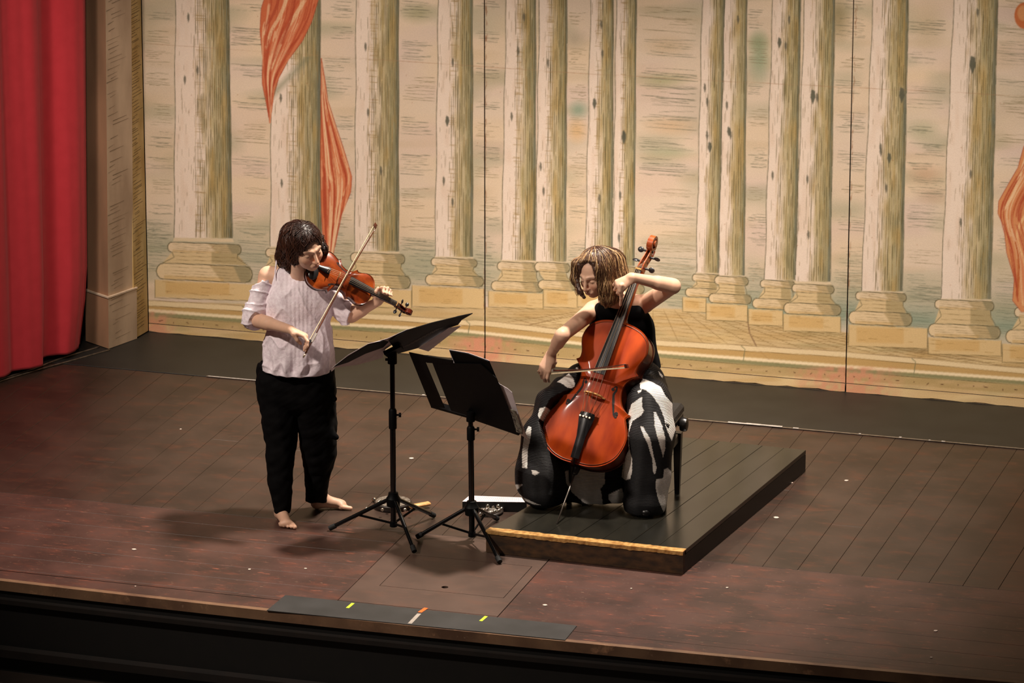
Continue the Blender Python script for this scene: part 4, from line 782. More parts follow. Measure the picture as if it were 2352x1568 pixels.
def fiddle(root, L, k, MT, MR, EB, NK, STR, BR, ribh, arch, body_z=0.):
    """instrument in its own frame: x across, y from tail to scroll, z out of the top plate; k = neck scale"""
    z0 = 0.; loc = lambda v, f, nm, m, par=root, sm=True, auto=None: (lambda o: (o.data.set_sharp_from_angle(angle=math.radians(auto)) if auto else None, o)[1])(meshobj(nm, v, f, m, par, sm, world=False))
    def mbl(mb, nm, m, par=root, sm=True, auto=40): return loc(mb.v, mb.f, nm, m, par, sm, auto)
    v, f = plate(L, z0, arch, L*.011, 0, 1); top_ = loc(v, f, 'top_plate', MT, auto=50)
    v, f = plate(L, z0-ribh, arch*.9, L*.011, 0, -1); loc(v, f, 'back_plate', MR, auto=50)
    o_ = outline(L); c_ = np.array([0, L*.5]); o2 = c_+(o_-c_)*.982; n = len(o_)
    v = [(p[0], p[1], z0-L*.008) for p in o2]+[(p[0], p[1], z0-ribh+L*.008) for p in o2]; f = [(i_+n, (i_+1) % n+n, (i_+1) % n, i_) for i_ in range(n)]; loc(v, f, 'ribs', MR, auto=50)
    pr = c_+(o_-c_)*.972; mb = MB(); mb.tube([(p[0], p[1], z0+.0006*L/.355+arch*.02) for p in np.concatenate([pr, pr[:1]])], L*.0018, 5, cap=False); mbl(mb, 'purfling', EDGE, top_)
    for sgn in (-1, 1):
        fp = spline([(sgn*x_*L, y_*L) for x_, y_ in ((.100, .555), (.116, .566), (.120, .542), (.114, .51), (.130, .46), (.148, .41), (.162, .378), (.180, .366), (.184, .388))], 6)
        mb = MB(); w_ = np.concatenate([np.linspace(.004, .012, len(fp)//2), np.linspace(.012, .004, len(fp)-len(fp)//2)])*L; v = []
        for i_, p in enumerate(fp):
            t = nrm(np.append(fp[min(i_+1, len(fp)-1)]-fp[max(i_-1, 0)], 0)); nn = np.array([-t[1], t[0]])*w_[i_]/2*1.3
            for s_ in (-1, 1): a_ = p+nn*s_; v.append((a_[0], a_[1], archz(L, z0, arch, *a_)+L*.0016))
        mb.add(v, [(2*i_, 2*i_+1, 2*i_+3, 2*i_+2) for i_ in range(len(fp)-1)])
        for q_, rr in ((fp[0]+np.array([-sgn*.002, -.012])*L, .011), (fp[-1]+np.array([-sgn*.010, .002])*L, .0135)):
            mb.add([(q_[0]+rr*L*math.cos(t), q_[1]+rr*L*math.sin(t), archz(L, z0, arch, *q_)+L*.0022) for t in np.linspace(0, 2*math.pi, 12, endpoint=False)], [tuple(range(12))])
        mbl(mb, 'f_hole', FH, top_, sm=False, auto=None)
    # bridge, tailpiece, fingerboard, neck
    yb = (.465 if L > .5 else .455)*L; bh = (.033 if L < .5 else .088); bw = .058*L*2*.62 if L > .5 else .0205; za = archz(L, z0, arch, 0, yb); th = L*.008
    bp = [(-bw, 0), (-bw*.62, 0), (-bw*.55, bh*.22), (-bw*.2, bh*.42), (0, bh*.30), (bw*.2, bh*.42), (bw*.55, bh*.22), (bw*.62, 0), (bw, 0), (bw*.98, bh*.10), (bw*.78, bh*.22), (bw*.72, bh*.4), (bw*.95, bh*.5), (bw*.85, bh*.68), (bw*.5, bh*.93), (0, bh), (-bw*.5, bh*.93), (-bw*.85, bh*.68), (-bw*.95, bh*.5), (-bw*.72, bh*.4), (-bw*.78, bh*.22), (-bw*.98, bh*.10)]
    mb = MB(); mb.prism([(x_, yb-th/2, za-L*.004+z_) for x_, z_ in bp], (0, th, 0)); mbl(mb, 'bridge', BR, sm=False, auto=None)
    yn = L*(1.0+.365*k); zn = z0+L*.035; yfb = .80*L-.055*L*0; yfb = (.605 if L > .5 else .62)*L
    zf0 = za+bh*.72; fbw0 = .0215*k*(2.9 if L > .5 else 1)/k if False else (.031 if L > .5 else .021); fbw1 = (.016 if L > .5 else .0118)
    zfe = z0+(bh*.78+arch*.6)
    def fb(y_): t = (y_-yfb)/(yn-yfb); return fbw0+(fbw1-fbw0)*t, zfe+(zn-zfe)*t+0
    v = []; sec = 9
    for i_ in range(2):
        y_ = (yfb, yn)[i_]; w_, z_ = fb(y_)
        for j_ in range(sec): a_ = -1+2*j_/(sec-1); v.append((w_*a_, y_, z_+w_*.28*(1-a_*a_)))
        v += [(w_*.9, y_, z_-w_*.30), (-w_*.9, y_, z_-w_*.30)]
    m_ = sec+2; f = [(i_, (i_+1) % m_, (i_+1) % m_+m_, i_+m_) for i_ in range(m_)]+[tuple(range(m_))[::-1], tuple(range(m_, 2*m_))]; loc(v, f, 'fingerboard', EB, auto=30)
    nk = MB(); y0 = L*.985; pts_ = [(0, y0, zfe*.1-ribh*.05), (0, L*1.05, zn-L*.035), (0, yn*.97, zn-L*.035), (0, yn, zn-L*.04)]; rr = [fbw0*.8, fbw1*1.15, fbw1*1.0, fbw1*1.1]; nk.tube(pts_, rr, 12, flat=((0, 0, 1), .9)); nk.tube([(0, L*.985, zn-L*.02), (0, L*1.01, zn-L*.05), (0, L*.99, -ribh*.9)], [fbw0*.7, fbw0*.65, fbw0*.45], 10); mbl(nk, 'neck', NK)
    MB_ = MB(); MB_.box((0, yn+L*.004, zn+fbw1*.3), (fbw1*2, L*.01, fbw1*.8), ch=L*.001); mbl(MB_, 'nut', BR, sm=False, auto=None)
    # pegbox and scroll in the y-z plane, thickness along x
    pl = L*.21*k; sc = MB(); cy, cz = yn+pl*.98, zn-pl*.42
    c1_ = spline([(yn, zn-L*.005), (yn+pl*.3, zn-pl*.10), (yn+pl*.6, zn-pl*.26), (yn+pl*.84, zn-pl*.36)], 4); c2_ = spline([(yn-L*.008, zn-L*.075), (yn+pl*.3, zn-pl*.42), (yn+pl*.62, zn-pl*.62), (yn+pl*.86, zn-pl*.68)], 4)
    for sgn in (-1, 1):
        for i_ in range(len(c1_)-1):
            xo = fbw1*(.95-.25*i_/len(c1_)); xi = xo*.62; q_ = [(c1_[i_]), (c1_[i_+1]), (c2_[i_+1]), (c2_[i_])]
            v = [(sgn*xo, *p) for p in q_]+[(sgn*xi, *p) for p in q_]; sc.add(v, [(0, 1, 2, 3), (7, 6, 5, 4), (0, 4, 5, 1), (2, 6, 7, 3), (1, 5, 6, 2), (3, 7, 4, 0)] if sgn > 0 else [(3, 2, 1, 0), (4, 5, 6, 7), (1, 5, 4, 0), (3, 7, 6, 2), (2, 6, 5, 1), (0, 4, 7, 3)])
    for i_ in range(len(c2_)-1):
        xo = fbw1*.95; a_, b_ = c2_[i_], c2_[i_+1]; e_ = np.array([0, L*.012]); sc.add([(-xo, *a_), (xo, *a_), (xo, *b_), (-xo, *b_), (-xo, *(a_+e_)), (xo, *(a_+e_)), (xo, *(b_+e_)), (-xo, *(b_+e_))], [(0, 1, 2, 3), (7, 6, 5, 4)])
    mbl(sc, 'pegbox', NK, auto=30)
    sp = MB(); R0_ = pl*.30; ctr = np.array([cy+pl*.02, cz+pl*.02]); N_ = 44; v = []
    for i_ in range(N_+1):
        t = i_/N_; an = -math.pi*.62+t*2*math.pi*1.75; rr = R0_*(1-t)**.8*.9+R0_*.16; wid = fbw1*(.72+.62*t); thk = R0_*(.30-.12*t)
        for s_ in (-1, 1):
            for r_ in (rr, rr-thk): v.append((s_*wid, ctr[0]+math.cos(an)*r_, ctr[1]+math.sin(an)*r_))
    f = [q for i_ in range(N_) for q in ((4*i_, 4*i_+4, 4*i_+6, 4*i_+2), (4*i_+1, 4*i_+3, 4*i_+7, 4*i_+5), (4*i_, 4*i_+1, 4*i_+5, 4*i_+4), (4*i_+2, 4*i_+6, 4*i_+7, 4*i_+3))]+[(0, 2, 3, 1)]
    sp.add(v, f); sp.lathe((-fbw1*1.2, ctr[0], ctr[1]), (1, 0, 0), [(0, R0_*.2), (.001, R0_*.24), (fbw1*2.4, R0_*.24), (fbw1*2.4+.001, R0_*.2)], 12); sp.lathe((-fbw1*.6, ctr[0], ctr[1]), (1, 0, 0), [(0, R0_*.8), (fbw1*1.2, R0_*.8)], 16); mbl(sp, 'scroll', NK, auto=35)
    for i_, (yy, sgn) in enumerate(((.14, 1), (.36, -1), (.56, 1), (.76, -1))):
        t = yy; y_ = yn+pl*t; z_ = zn-pl*(.16+.42*t)-L*.012*(1-t); pr_ = L*.0105; sh = .075*L if L < .5 else .055*L; ang = (.5, -.9, 1.2, .2)[i_]
        pg = MB(); pg.tube([(-sgn*fbw1*1.0, y_, z_), (sgn*fbw1*1.1, y_, z_), (sgn*(fbw1+sh*.5), y_, z_)], [pr_*.7, pr_*.8, pr_*.7], 8); pg.sphere((sgn*(fbw1+sh*.85), y_, z_), (sh*.42, sh*.36, sh*.14), 12, 8, ax=((1, 0, 0), (0, math.cos(ang), math.sin(ang)), (0, -math.sin(ang), math.cos(ang)))); mbl(pg, 'peg', EB)
    yt0, yt1 = L*.03, L*(.34 if L > .5 else .32); tw0, tw1 = L*.030, L*.062; zt0, zt1 = archz(L, z0, arch, 0, yt0+L*.04)+L*.02, za+bh*.30
    v = []; sec = 7
    for y_, w_, z_ in ((yt0, tw0, zt0), ((yt0+yt1)/2, tw0*1.05, (zt0+zt1)/2), (yt1-L*.03, tw1*.9, zt1-L*.001), (yt1, tw1*.8, zt1)):
        for j_ in range(sec): a_ = -1+2*j_/(sec-1); v.append((w_*a_, y_, z_+w_*.35*(1-a_*a_)))
        v += [(w_*.9, y_, z_-L*.012), (-w_*.9, y_, z_-L*.012)]
    m_ = sec+2; f = [(q*m_+i_, q*m_+(i_+1) % m_, (q+1)*m_+(i_+1) % m_, (q+1)*m_+i_) for q in range(3) for i_ in range(m_)]+[tuple(range(m_))[::-1], tuple(range(3*m_, 4*m_))]; loc(v, f, 'tailpiece', EB, auto=40)
    MB2 = MB(); MB2.tube([(0, yt0+L*.01, zt0), (0, -L*.004, z0+L*.012), (0, -L*.008, -ribh*.4)], L*.006, 6); mbl(MB2, 'tail_gut', EB)
    for j_ in range(4):
        a_ = (j_-1.5)/1.5; wb = bw*.62*a_; wn = fbw1*.72*a_; wt = tw1*.55*a_; zb_ = za+bh*(1.0-.12*a_*a_)-L*.002
        s_ = MB(); rs = STRR*(1.3-.2*j_); s_.tube([(wt, yt1-L*.01, zt1+tw1*.3), (wb, yb, zb_), (wn, yn+L*.006, zn+fbw1*.62), (wn*.6, yn+pl*(.25+.15*j_), zn-pl*(.2+.14*j_))], rs, 6); mbl(s_, 'string', STR)
        s_ = MB(); s_.tube([(wt, yt1-L*.035, zt1+tw1*.32), (wt, yt1-L*.035, zt1+tw1*.32+L*.018)], L*.006, 8); mbl(s_, 'fine_tuner', STR)
    return za, bh, yb, zfe
EDGE = mat('pale_plate_edge', srgb(120, 64, 30), .4); FH = mat('f_hole_black', (.006, .004, .003), .8)
CT = mat('red_orange_cello_varnish', srgb(178, 66, 8), .5, srgb(140, 42, 5), 9, (1.4, .5, 1), spec=.18, coat=.12, detail=6); CR = mat('dark_cello_rib_varnish', srgb(118, 48, 20), .3, srgb(92, 34, 14), 14, (1, 1, 1), coat=.5); CN = mat('cello_neck_varnish', srgb(172, 84, 34), .3, srgb(140, 60, 24), 14, coat=.5)
EBN = mat('ebony', srgb(34, 32, 34), .32, srgb(26, 25, 26), 40, spec=.6); STG = mat('steel_string', srgb(220, 196, 166), .3, metal=.7); BRG = mat('maple_bridge', srgb(214, 164, 98), .5, srgb(190, 138, 78), 60)
VT = mat('amber_violin_varnish', srgb(172, 78, 24), .26, srgb(96, 28, 12), 11, (1, 1, 1), coat=.8, detail=3); VR = mat('dark_violin_rib_varnish', srgb(96, 34, 18), .22, srgb(66, 22, 12), 14, coat=.8)
def gs(u, w_):   # axis u kept, w orthogonalised; returns (w, u, n)
    u = nrm(u); w_ = nrm(np.asarray(w_)-u*(np.asarray(w_) @ u)); return w_, u, np.cross(w_, u)
pinp = Zp(1279, 1203, PZ); Dp = depth(pinp); CL = .755
cw, cu_, cn = gs(cv(.322, -.931, .17), cv(.91, .245, -.36))
print('cello n toward cam', cn @ -fw)
tailc = pinp+cu_*.262+cn*(-.02); print('tail', proj(tailc), 'top', proj(tailc+cu_*CL))
tailc = P(1319, 1064, depth(tailc)+.01)
cello = empty('cello', tailc, 'large orange-red cello held between the seated player\'s knees', 'cello', axes=(cw, cu_, cn)); STRR = .0010
fiddle(cello, CL, 1.0, CT, CR, EBN, CN, STG, BRG, .115, .022)
li = lambda p: np.array([(np.asarray(p)-tailc) @ cw, (np.asarray(p)-tailc) @ cu_, (np.asarray(p)-tailc) @ cn])
pl_ = li(pinp+[0, 0, .001]); s_ = MB(); e0 = np.array([0, -.012, -.055]); ed = nrm(pl_-e0)
s_.tube([e0, pl_], .0042, 8); o = meshobj('endpin', s_.v, s_.f, mat('steel_rod', srgb(150, 140, 132), .3, metal=.8), cello, True, world=False)
s_ = MB(); s_.tube([e0+[0, .014, 0], e0, e0+ed*.03, e0+ed*.035], [.019, .019, .014, .008], 12); meshobj('endpin_collar', s_.v, s_.f, EBN, cello, True, world=False)
def bow(name, label, A, B, side, L_, stickm, hairsep, lw, hairt=.003):
    """A = screw end, B = tip, side = direction from hair to stick"""
    d_ = nrm(B-A); sd = nrm(np.asarray(side)-d_*(np.asarray(side) @ d_)); o3 = np.cross(d_, sd); t = empty(name, A, label, 'bow'); Ln = np.linalg.norm(B-A); n = 16
    pts_ = [A+d_*Ln*q+sd*(hairsep-.5*hairsep*math.sin(math.pi*min(max((q-.08)/.9, 0), 1))*1.) for q in np.linspace(.0, .985, n)]; MB().tube(pts_, list(np.linspace(lw, lw*.62, n)), 8).build('stick', stickm, t, smooth=True)
    hp = [A+d_*Ln*.10+sd*.003, B-d_*.012+sd*.002]; MB().box((hp[0]+hp[1])/2, (np.linalg.norm(hp[1]-hp[0]), hairt, .010), (d_, sd, o3)).build('hair', HAIRM, t)
    MB().box(A+d_*Ln*.075+sd*(hairsep*.45), (.052, hairsep*.95, .012), (d_, sd, o3), .003).build('frog', EBN, t)
    MB().tube([A-d_*.016+sd*hairsep, A+sd*hairsep, A+d_*.004+sd*hairsep], [lw*.9, lw*1.1, lw], 8).build('screw', STG, t, smooth=True)
    MB().prism([pts_[-1]-d_*.006-o3*.005, pts_[-1]+d_*.012-o3*.005, B+d_*.008+sd*.0-o3*.005, B-d_*.016-o3*.005], o3*.010).build('tip', stickm, t)
    MB().box(A+d_*Ln*.13+sd*hairsep*.93, (.05, lw*2.6, lw*2.6), (d_, sd, o3), .001).build('grip', mat('silver_grip_'+name, srgb(200, 190, 180), .35, metal=.6), t); return t
HAIRM = mat('bow_hair', srgb(246, 226, 190), .6, srgb(226, 200, 160), 80); STK = mat('dark_pernambuco', srgb(92, 36, 22), .3, srgb(62, 22, 14), 30, coat=.4); STK2 = mat('amber_bow_stick', srgb(110, 58, 30), .3, srgb(60, 30, 18), 20, coat=.4)
bA, bB = P(1240, 861, 24.13), P(1441, 845, 23.60)
bow('cello_bow', 'dark cello bow with cream hair drawn across the strings', bA, bB, cv(.02, -1, -.15), .72, STK, .019, .0048, .0065)
vu, vw = cv(.89, .42, .18), cv(-.37, .85, -.37); vw, vu, vn = gs(vu, vw); 
if vn @ -fw < 0: vw = -vw; vn = np.cross(vw, vu)
VD = 23.79; vt = P(708, 604, VD); VL = .357; STRR = .0006
violin = empty('violin', vt, 'glossy red-brown violin held under the standing player\'s chin', 'violin', axes=(vw, vu, vn))
fiddle(violin, VL, 1.0, VT, VR, EBN, VR, STG, BRG, .032, .015)
s_ = MB(); sg_ = 1 if (vw @ -up) > 0 else -1; s_.sphere((sg_*.045, .04, .020), (.036, .026, .007), 16, 8); s_.box((sg_*.03, .012, -.005), (.04, .012, .045), ch=.003); meshobj('chin_rest', s_.v, s_.f, EBN, violin, True, world=False)
vA, vB = P(693, 811, 23.66), P(860, 514, 23.83)
bow('violin_bow', 'slim violin bow raised diagonally across the violin', vA, vB, cv(.9, .45, -.2), .745, STK2, .017, .0042)
# ---------------------------------------------------------------- people
SKIN = mat('warm_skin', (.86, .86, .86), .48, (.80, .80, .80), 40, vcol='paint', bump=.04, bscale=260, spec=.4)
SKIN.node_tree.nodes['Principled BSDF'].inputs['Subsurface Weight'].default_value = .12; SKIN.node_tree.nodes['Principled BSDF'].inputs['Subsurface Radius'].default_value = (.012, .005, .003); SKIN.node_tree.nodes['Principled BSDF'].inputs['Subsurface Scale'].default_value = 1.
SK = np.array(srgb(240, 192, 162)); LIPC = np.array(srgb(178, 92, 82)); CHK = np.array(srgb(224, 142, 112)); BROW = np.array(srgb(96, 62, 46))
def rot(v, k, a): k = nrm(k); v = np.asarray(v, float); return v*math.cos(a)+np.cross(k, v)*math.sin(a)+k*(k @ v)*(1-math.cos(a))
def hand(F, wr, d, n, s, curls, thumb, size=1., spread=.12, wr_r=.021, sp=None):
    """wr wrist, d towards fingers, n palm side, s thumb side; curls per finger = (knuckle, middle, tip) angles"""
    d = nrm(d); n = nrm(n-d*(n @ d)); s = nrm(s-d*(s @ d)-n*(s @ n)); k = size
    offs_ = [(.028, .088), (.010, .092), (-.009, .087), (-.026, .078)]; ln = [(.040, .024, .019), (.044, .028, .020), (.040, .026, .019), (.031, .019, .017)]; rr = [.0088, .0090, .0086, .0076]
    for (so, do), l3, r_, cu3, i_ in zip(offs_, ln, rr, curls, range(4)):
        b = wr+d*do*k+s*so*k; F.cap(wr+d*.008*k+s*so*.45*k, b, wr_r*.72*k, .0118*k, .012, flat=(n, .8)); 
        dd = nrm(d+s*(spread*(1.2-i_*.8)*.6 if sp is None else sp[i_])); p = b; r0 = r_*1.08*k
        for L3, a in zip(l3, cu3):
            dd = rot(dd, np.cross(dd, n), a); q = p+dd*L3*k; F.cap(p, q, r0, r0*.93, .004); p = q; r0 *= .92
    F.cap(wr+d*.03*k, wr+d*.075*k, .022*k, .024*k, .012, flat=(n, .55))
    tb, t1, t2 = [wr+d*a*k+s*b_*k+n*c_*k for a, b_, c_ in thumb]; F.cap(wr+d*.012*k+s*.012*k, tb, .016*k, .0145*k, .014); F.cap(tb, t1, .0125*k, .0105*k, .006); F.cap(t1, t2, .0105*k, .0088*k, .004)
def head(F, c, f, u, r, k=1.):
    """c = middle of the head at eye level; f forward, u up, r subject-independent side axis"""
    q = lambda a, b, d: c+(r*a+f*b+u*d)*k; ax = (r, f, u)
    F.ell(q(0, -.012, .032), ax, (.073*k, .092*k, .082*k), .0); F.ell(q(0, .018, -.015), ax, (.064*k, .070*k, .085*k), .02); F.ell(q(0, .030, -.058), ax, (.050*k, .052*k, .050*k), .025)
    F.ell(q(0, .062, -.092), ax, (.022*k, .020*k, .016*k), .02)                                       # chin
    for s_ in (-1, 1):
        F.ell(q(s_*.034, .058, -.030), ax, (.024*k, .022*k, .022*k), .022); F.cap(q(s_*.012, .088, .020), q(s_*.044, .070, .022), .008*k, .007*k, .014)      # cheek, brow
        F.ell(q(s_*.031, .094, -.001), ax, (.016*k, .014*k, .011*k), .012, op='cut'); F.ell(q(s_*.031, .072, -.002), ax, (.0145*k, .0145*k, .0125*k), .003)   # socket, lid
        F.ell(q(s_*.074, -.004, -.012), (r, nrm(f+s_*r*.4), u), (.006*k, .017*k, .029*k), .004)       # ear
        F.ell(q(s_*.010, .098, -.040), ax, (.0075*k, .009*k, .007*k), .006)                           # nostril wing
    F.cap(q(0, .090, .008), q(0, .112, -.034), .0075*k, .0095*k, .010); F.ell(q(0, .110, -.037), ax, (.0095*k, .010*k, .008*k), .006)
    F.ell(q(0, .086, -.066), ax, (.026*k, .014*k, .016*k), .012); F.cap(q(-.016, .093, -.0625), q(.016, .093, -.0625), .0042*k, .0042*k, .005); F.cap(q(-.013, .092, -.0715), q(.013, .092, -.0715), .0050*k, .0050*k, .005)
    F.cap(q(-.020, .103, -.0672), q(.020, .103, -.0672), .0016*k, .0016*k, .002, op='cut')
def headcol(c, f, u, r, k=1.):
    def fn(v, n):
        col_ = np.tile(SK, (len(v), 1)); d = v-c; a, b, e = d @ r/k, d @ f/k, d @ u/k
        near = (np.abs(a) < .09) & (np.abs(e) < .13) & (b > 0)
        def m(x0, y0, rx, ry, cc, al): 
            w_ = np.clip(1.3-np.hypot((np.abs(a)-x0)/rx, (e-y0)/ry), 0, 1)*al*near*(b > .05); col_[:] = col_*(1-w_[:, None])+cc*w_[:, None]
        m(.036, -.034, .024, .02, CHK, .55); m(0, -.067, .022, .0085, LIPC, .85); m(.031, .024, .020, .0045, BROW, .8); m(.031, -.005, .014, .0032, np.array(srgb(50, 30, 24)), .8); m(0, -.035, .012, .012, CHK, .5)
        return col_
    return fn
def strands(name, base_v, base_n, roots, crown, down, steps, step, wave, colors, m, parent, rad=.0022, lift=.004, out=.35, stop=None, seed=0, minlen=4):
    kd = KDTree(len(base_v)); [kd.insert(Vector(p), i_) for i_, p in enumerate(base_v)]; kd.balance(); r = np.random.RandomState(seed); mb = MB(); cols_ = []; 
    for p in roots:
        p = np.array(p); path = []; ph = r.rand()*6.28; fr = 2*math.pi/(9+r.rand()*4); ns = int(steps*(.7+.45*r.rand())); drift = r.randn()*.15; lf = lift*r.rand()
        for s_ in range(ns):
            co, i_, _ = kd.find(Vector(p)); nn = base_n[i_]; q = np.array(co)+nn*(lf*(.2+s_/ns)+.001); path.append(q)
            if stop is not None and stop(q): break
            away = p-crown; away = away-down*(away @ down); d_ = down+nrm(away+1e-6)*out*max(0, 1-s_/6.)+np.cross(down, nn)*(drift*.3+wave*math.cos(ph+fr*s_)); d_ = d_-nn*(d_ @ nn); L_ = np.linalg.norm(d_)
            if L_ < .12: path.append(q+down*step); break
            p = q+d_/L_*step
        if len(path) < minlen: continue
        path = spline(path, 2); n_ = len(path); k0 = len(mb.v); mb.tube(path, [rad*(.55+.6*math.sin(math.pi*min((i_+1)/n_, .93))) for i_ in range(n_)], 4, cap=True)
        c0, c1_ = colors(r, path[0]); t = np.repeat(np.linspace(0, 1, n_), 4)[:, None]; cols_.append(np.array(c0)*(1-t)+np.array(c1_)*t)
    o = meshobj(name, mb.v, mb.f, m, parent, True, cols=np.concatenate(cols_)); return o
HAIRD = mat('hair_strands', (1, 1, 1), .34, (.8, .8, .8), 200, vcol='paint', spec=.55)
def frame(f, r):  # forward, screen-right
    f = nrm(f); r = nrm(np.asarray(r)-f*(np.asarray(r) @ f)); u = np.cross(r, f)
    if u[2] < 0: u = -u
    return f, u, r

# ---- the standing violinist
def DV(px, py): return 23.80+(py-490)*.00068-(px-705)*.00067
def V(px, py, d=0.): return P(px, py, DV(px, py)+d)
vi = empty('person', Zp(690, 1195), 'standing barefoot violinist in a white cold-shoulder blouse and black trousers', 'person')
hf, hu, hr = frame(cv(.54, .47, -.70), cv(.82, -.34, .42)); hc = V(702, 567, -.15); hk = .97
F = Field(V(705, 860)-[.50, .62, .90], V(705, 860)+[.55, .42, .82], .0038)
head(F, hc, hf, hu, hr, hk)
nb = V(690, 640, .03); F.cap(hc-hf*.03-hu*.05, nb, .050, .054, .02)
shR, elR, wrR = V(617, 634, .02), V(583, 733, -.06), P(668, 757, 23.72); shL, elL, wrL = V(762, 654, .08), P(806, 724, 23.95), P(866, 694, 23.88)
ch = V(692, 690, .02); wa = V(684, 800, .02); pv = V(680, 880, .02)
F.cap(shR, shL, .050, .046, .03); F.cap(shR*.75+nb*.25, nb, .038, .045, .03); F.cap(nb, shL*.75+nb*.25, .045, .036, .03)
F.cap(ch-rt*.04, ch+rt*.04, .095, .095, .04, flat=(fw, .8)); F.cap(ch, wa, .10, .10, .05, flat=(fw, .8)); F.cap(wa, pv, .11, .12, .05, flat=(fw, .8))
F.chain([shR, elR, wrR], [.046, .036, .0225], .015); F.cap(elR+(wrR-elR)*.15, elR+(wrR-elR)*.4, .034, .033, .015); F.chain([shL, elL, wrL], [.042, .035, .022], .015); F.cap(elL+(wrL-elL)*.15, elL+(wrL-elL)*.4, .033, .031, .015)
kR, kL = V(646, 1040, -.02), V(730, 1035, .02); aR, aL = Zp(647, 1196)+[0, 0, .055], Zp(738, 1168)+[0, 0, .055]
kR = P(645, 1040, (DV(646, 900)+depth(aR))/2); kL = P(731, 1035, (DV(716, 900)+depth(aL))/2+.01)
F.chain([pv-rt*.06, kR, aR], [.08, .045, .030], .03); F.chain([pv+rt*.08, kL, aL], [.08, .045, .030], .02)
# bare feet
def foot(F, ank, hd, k=1., fan=.0, flatz=0.):
    hd = nrm([hd[0], hd[1], 0]); sd = np.cross((0, 0, 1), hd); g_ = np.array([ank[0], ank[1], flatz]); z = np.array([0, 0, 1.])
    F.cap(ank, g_-hd*.025*k+z*.03, .032*k, .030*k, .02); F.cap(g_-hd*.02*k+z*.034, g_+hd*.115*k+z*.022, .032*k, .024*k, .02, flat=(z, .85)); F.cap(ank+z*.0, g_+hd*.10*k+z*.028, .028*k, .022*k, .02)
    F.cap(g_+hd*.11*k-sd*.024*k+z*.018, g_+hd*.12*k+sd*.024*k+z*.018, .018*k, .016*k, .012)
    return g_, hd, sd, z
def toes(F, g_, hd, sd, z, big, k=1.):
    for i_ in range(5):
        o_ = (-.031+.0155*i_)*big*-1; b = g_+hd*(.125-.004*i_*i_*.6)*k+sd*o_*1.05*k+z*.016; L_ = (.036, .030, .027, .023, .018)[i_]; r_ = (.0125, .0085, .008, .0078, .0075)[i_]
        F.cap(b, b+nrm(hd+sd*-o_*-3.)*L_*k-z*.005, r_*k, r_*.95*k, .0015)
hdR = Zp(672, 1226)-Zp(648, 1195); g4 = foot(F, aR, hdR, .92); toes(F, *g4, 1., .92)
hdL = Zp(796, 1171)-Zp(738, 1172); g4 = foot(F, aL, hdL, .92); toes(F, *g4, -1., .92)
# bow hand and left hand
dR = 0; hand(F, wrR, cv(.86, .36, -.30), cv(-.25, .90, .10), cv(.35, -.65, -.60), [(.45, .85, .45), (.75, .9, .5), (.95, .85, .4), (1.0, .6, .3)], [(.035, .030, .012), (.062, .022, .034), (.080, .006, .048)], .93)
nkp = lambda y_, x_=0, z_=0.: vt+vu*y_+vw*x_+vn*z_
kw = nrm(cv(.55, -.62, -.2)); hand(F, wrL, cv(.48, -.66, -.25), cv(-.25, -.30, .90)*-1, cv(-.75, -.35, .1), [(1.0, 1.35, .8), (.95, 1.35, .8), (.9, 1.3, .8), (.8, 1.2, .7)], [(.030, .034, .012), (.058, .050, .018), (.082, .050, .012)], .88)
hcol = headcol(hc, hf, hu, hr, hk)
toe_c = lambda v, n: hcol(v, n)
field_obj(F, 'body', SKIN, vi, 1, colf=toe_c)
# blouse
BL = mat('white_crinkled_cotton', srgb(246, 234, 240), .85, srgb(230, 214, 222), 60, spec=.2, bump=.35, bscale=70)
ridge = lambda v, fr, sd: (1-np.abs(wob(v, fr, sd)))**5
B = Field(V(690, 720)-[.36, .42, .42], V(690, 720)+[.42, .36, .36], .0042)
hemz = V(690, 846)[2]
tr_ = nrm(shL-shR)
B.cap(ch-rt*.05, ch+rt*.05, .125, .12, .04, flat=(fw, .84)); B.cap(ch, V(684, 800, .0), .135, .165, .05, flat=(fw, .80)); B.cap(V(684, 790, 0), V(681, 880, 0), .168, .190, .04, flat=(fw, .78)); B.cap(V(690, 800, -.02), V(687, 880, -.03), .15, .16, .05, flat=(fw, .9))
B.cap(V(648, 640, .01), V(742, 650, .01), .050, .052, .035); B.cap(V(652, 630, .01), V(668, 624, .02), .030, .034, .02); B.cap(V(650, 660, -.0), V(640, 720, 0), .05, .08, .03)
B.halfspace([0, 0, hemz], (0, 0, -1), k=.006)
B.ell(hc-hu*.10+hf*.05, (hr, hf, hu), (.062, .09, .085), .01, op='cut')
def fold(v):
    px = (v-CAM) @ rt*458; z = v[:, 2]; low = np.clip((hemz+.16-z)/.12, 0, 1); side = v @ rt*1.
    pl_ = np.sin(side*2*math.pi/.021)*.0012*np.exp(-((side-float(V(686, 740) @ rt))/.075)**2)
    hm = np.clip((z-hemz)/.03, .15, 1); return hm*(.013*ridge(v*[1, 1, .5], 9, 71)+.008*ridge(v*[1, 1, .6], 17, 72)-.006+.0045*wob(v*[1, 1, .6], 17, 3)+.002*wob(v*[1, 1, .5], 50, 4)+low*(.009*np.sin(side*90+2.5*np.sin(z*9+side*11))+.0015*wob(v, 75, 6))+pl_)
bl = field_obj(B, 'blouse', BL, vi, 1, disp=fold)
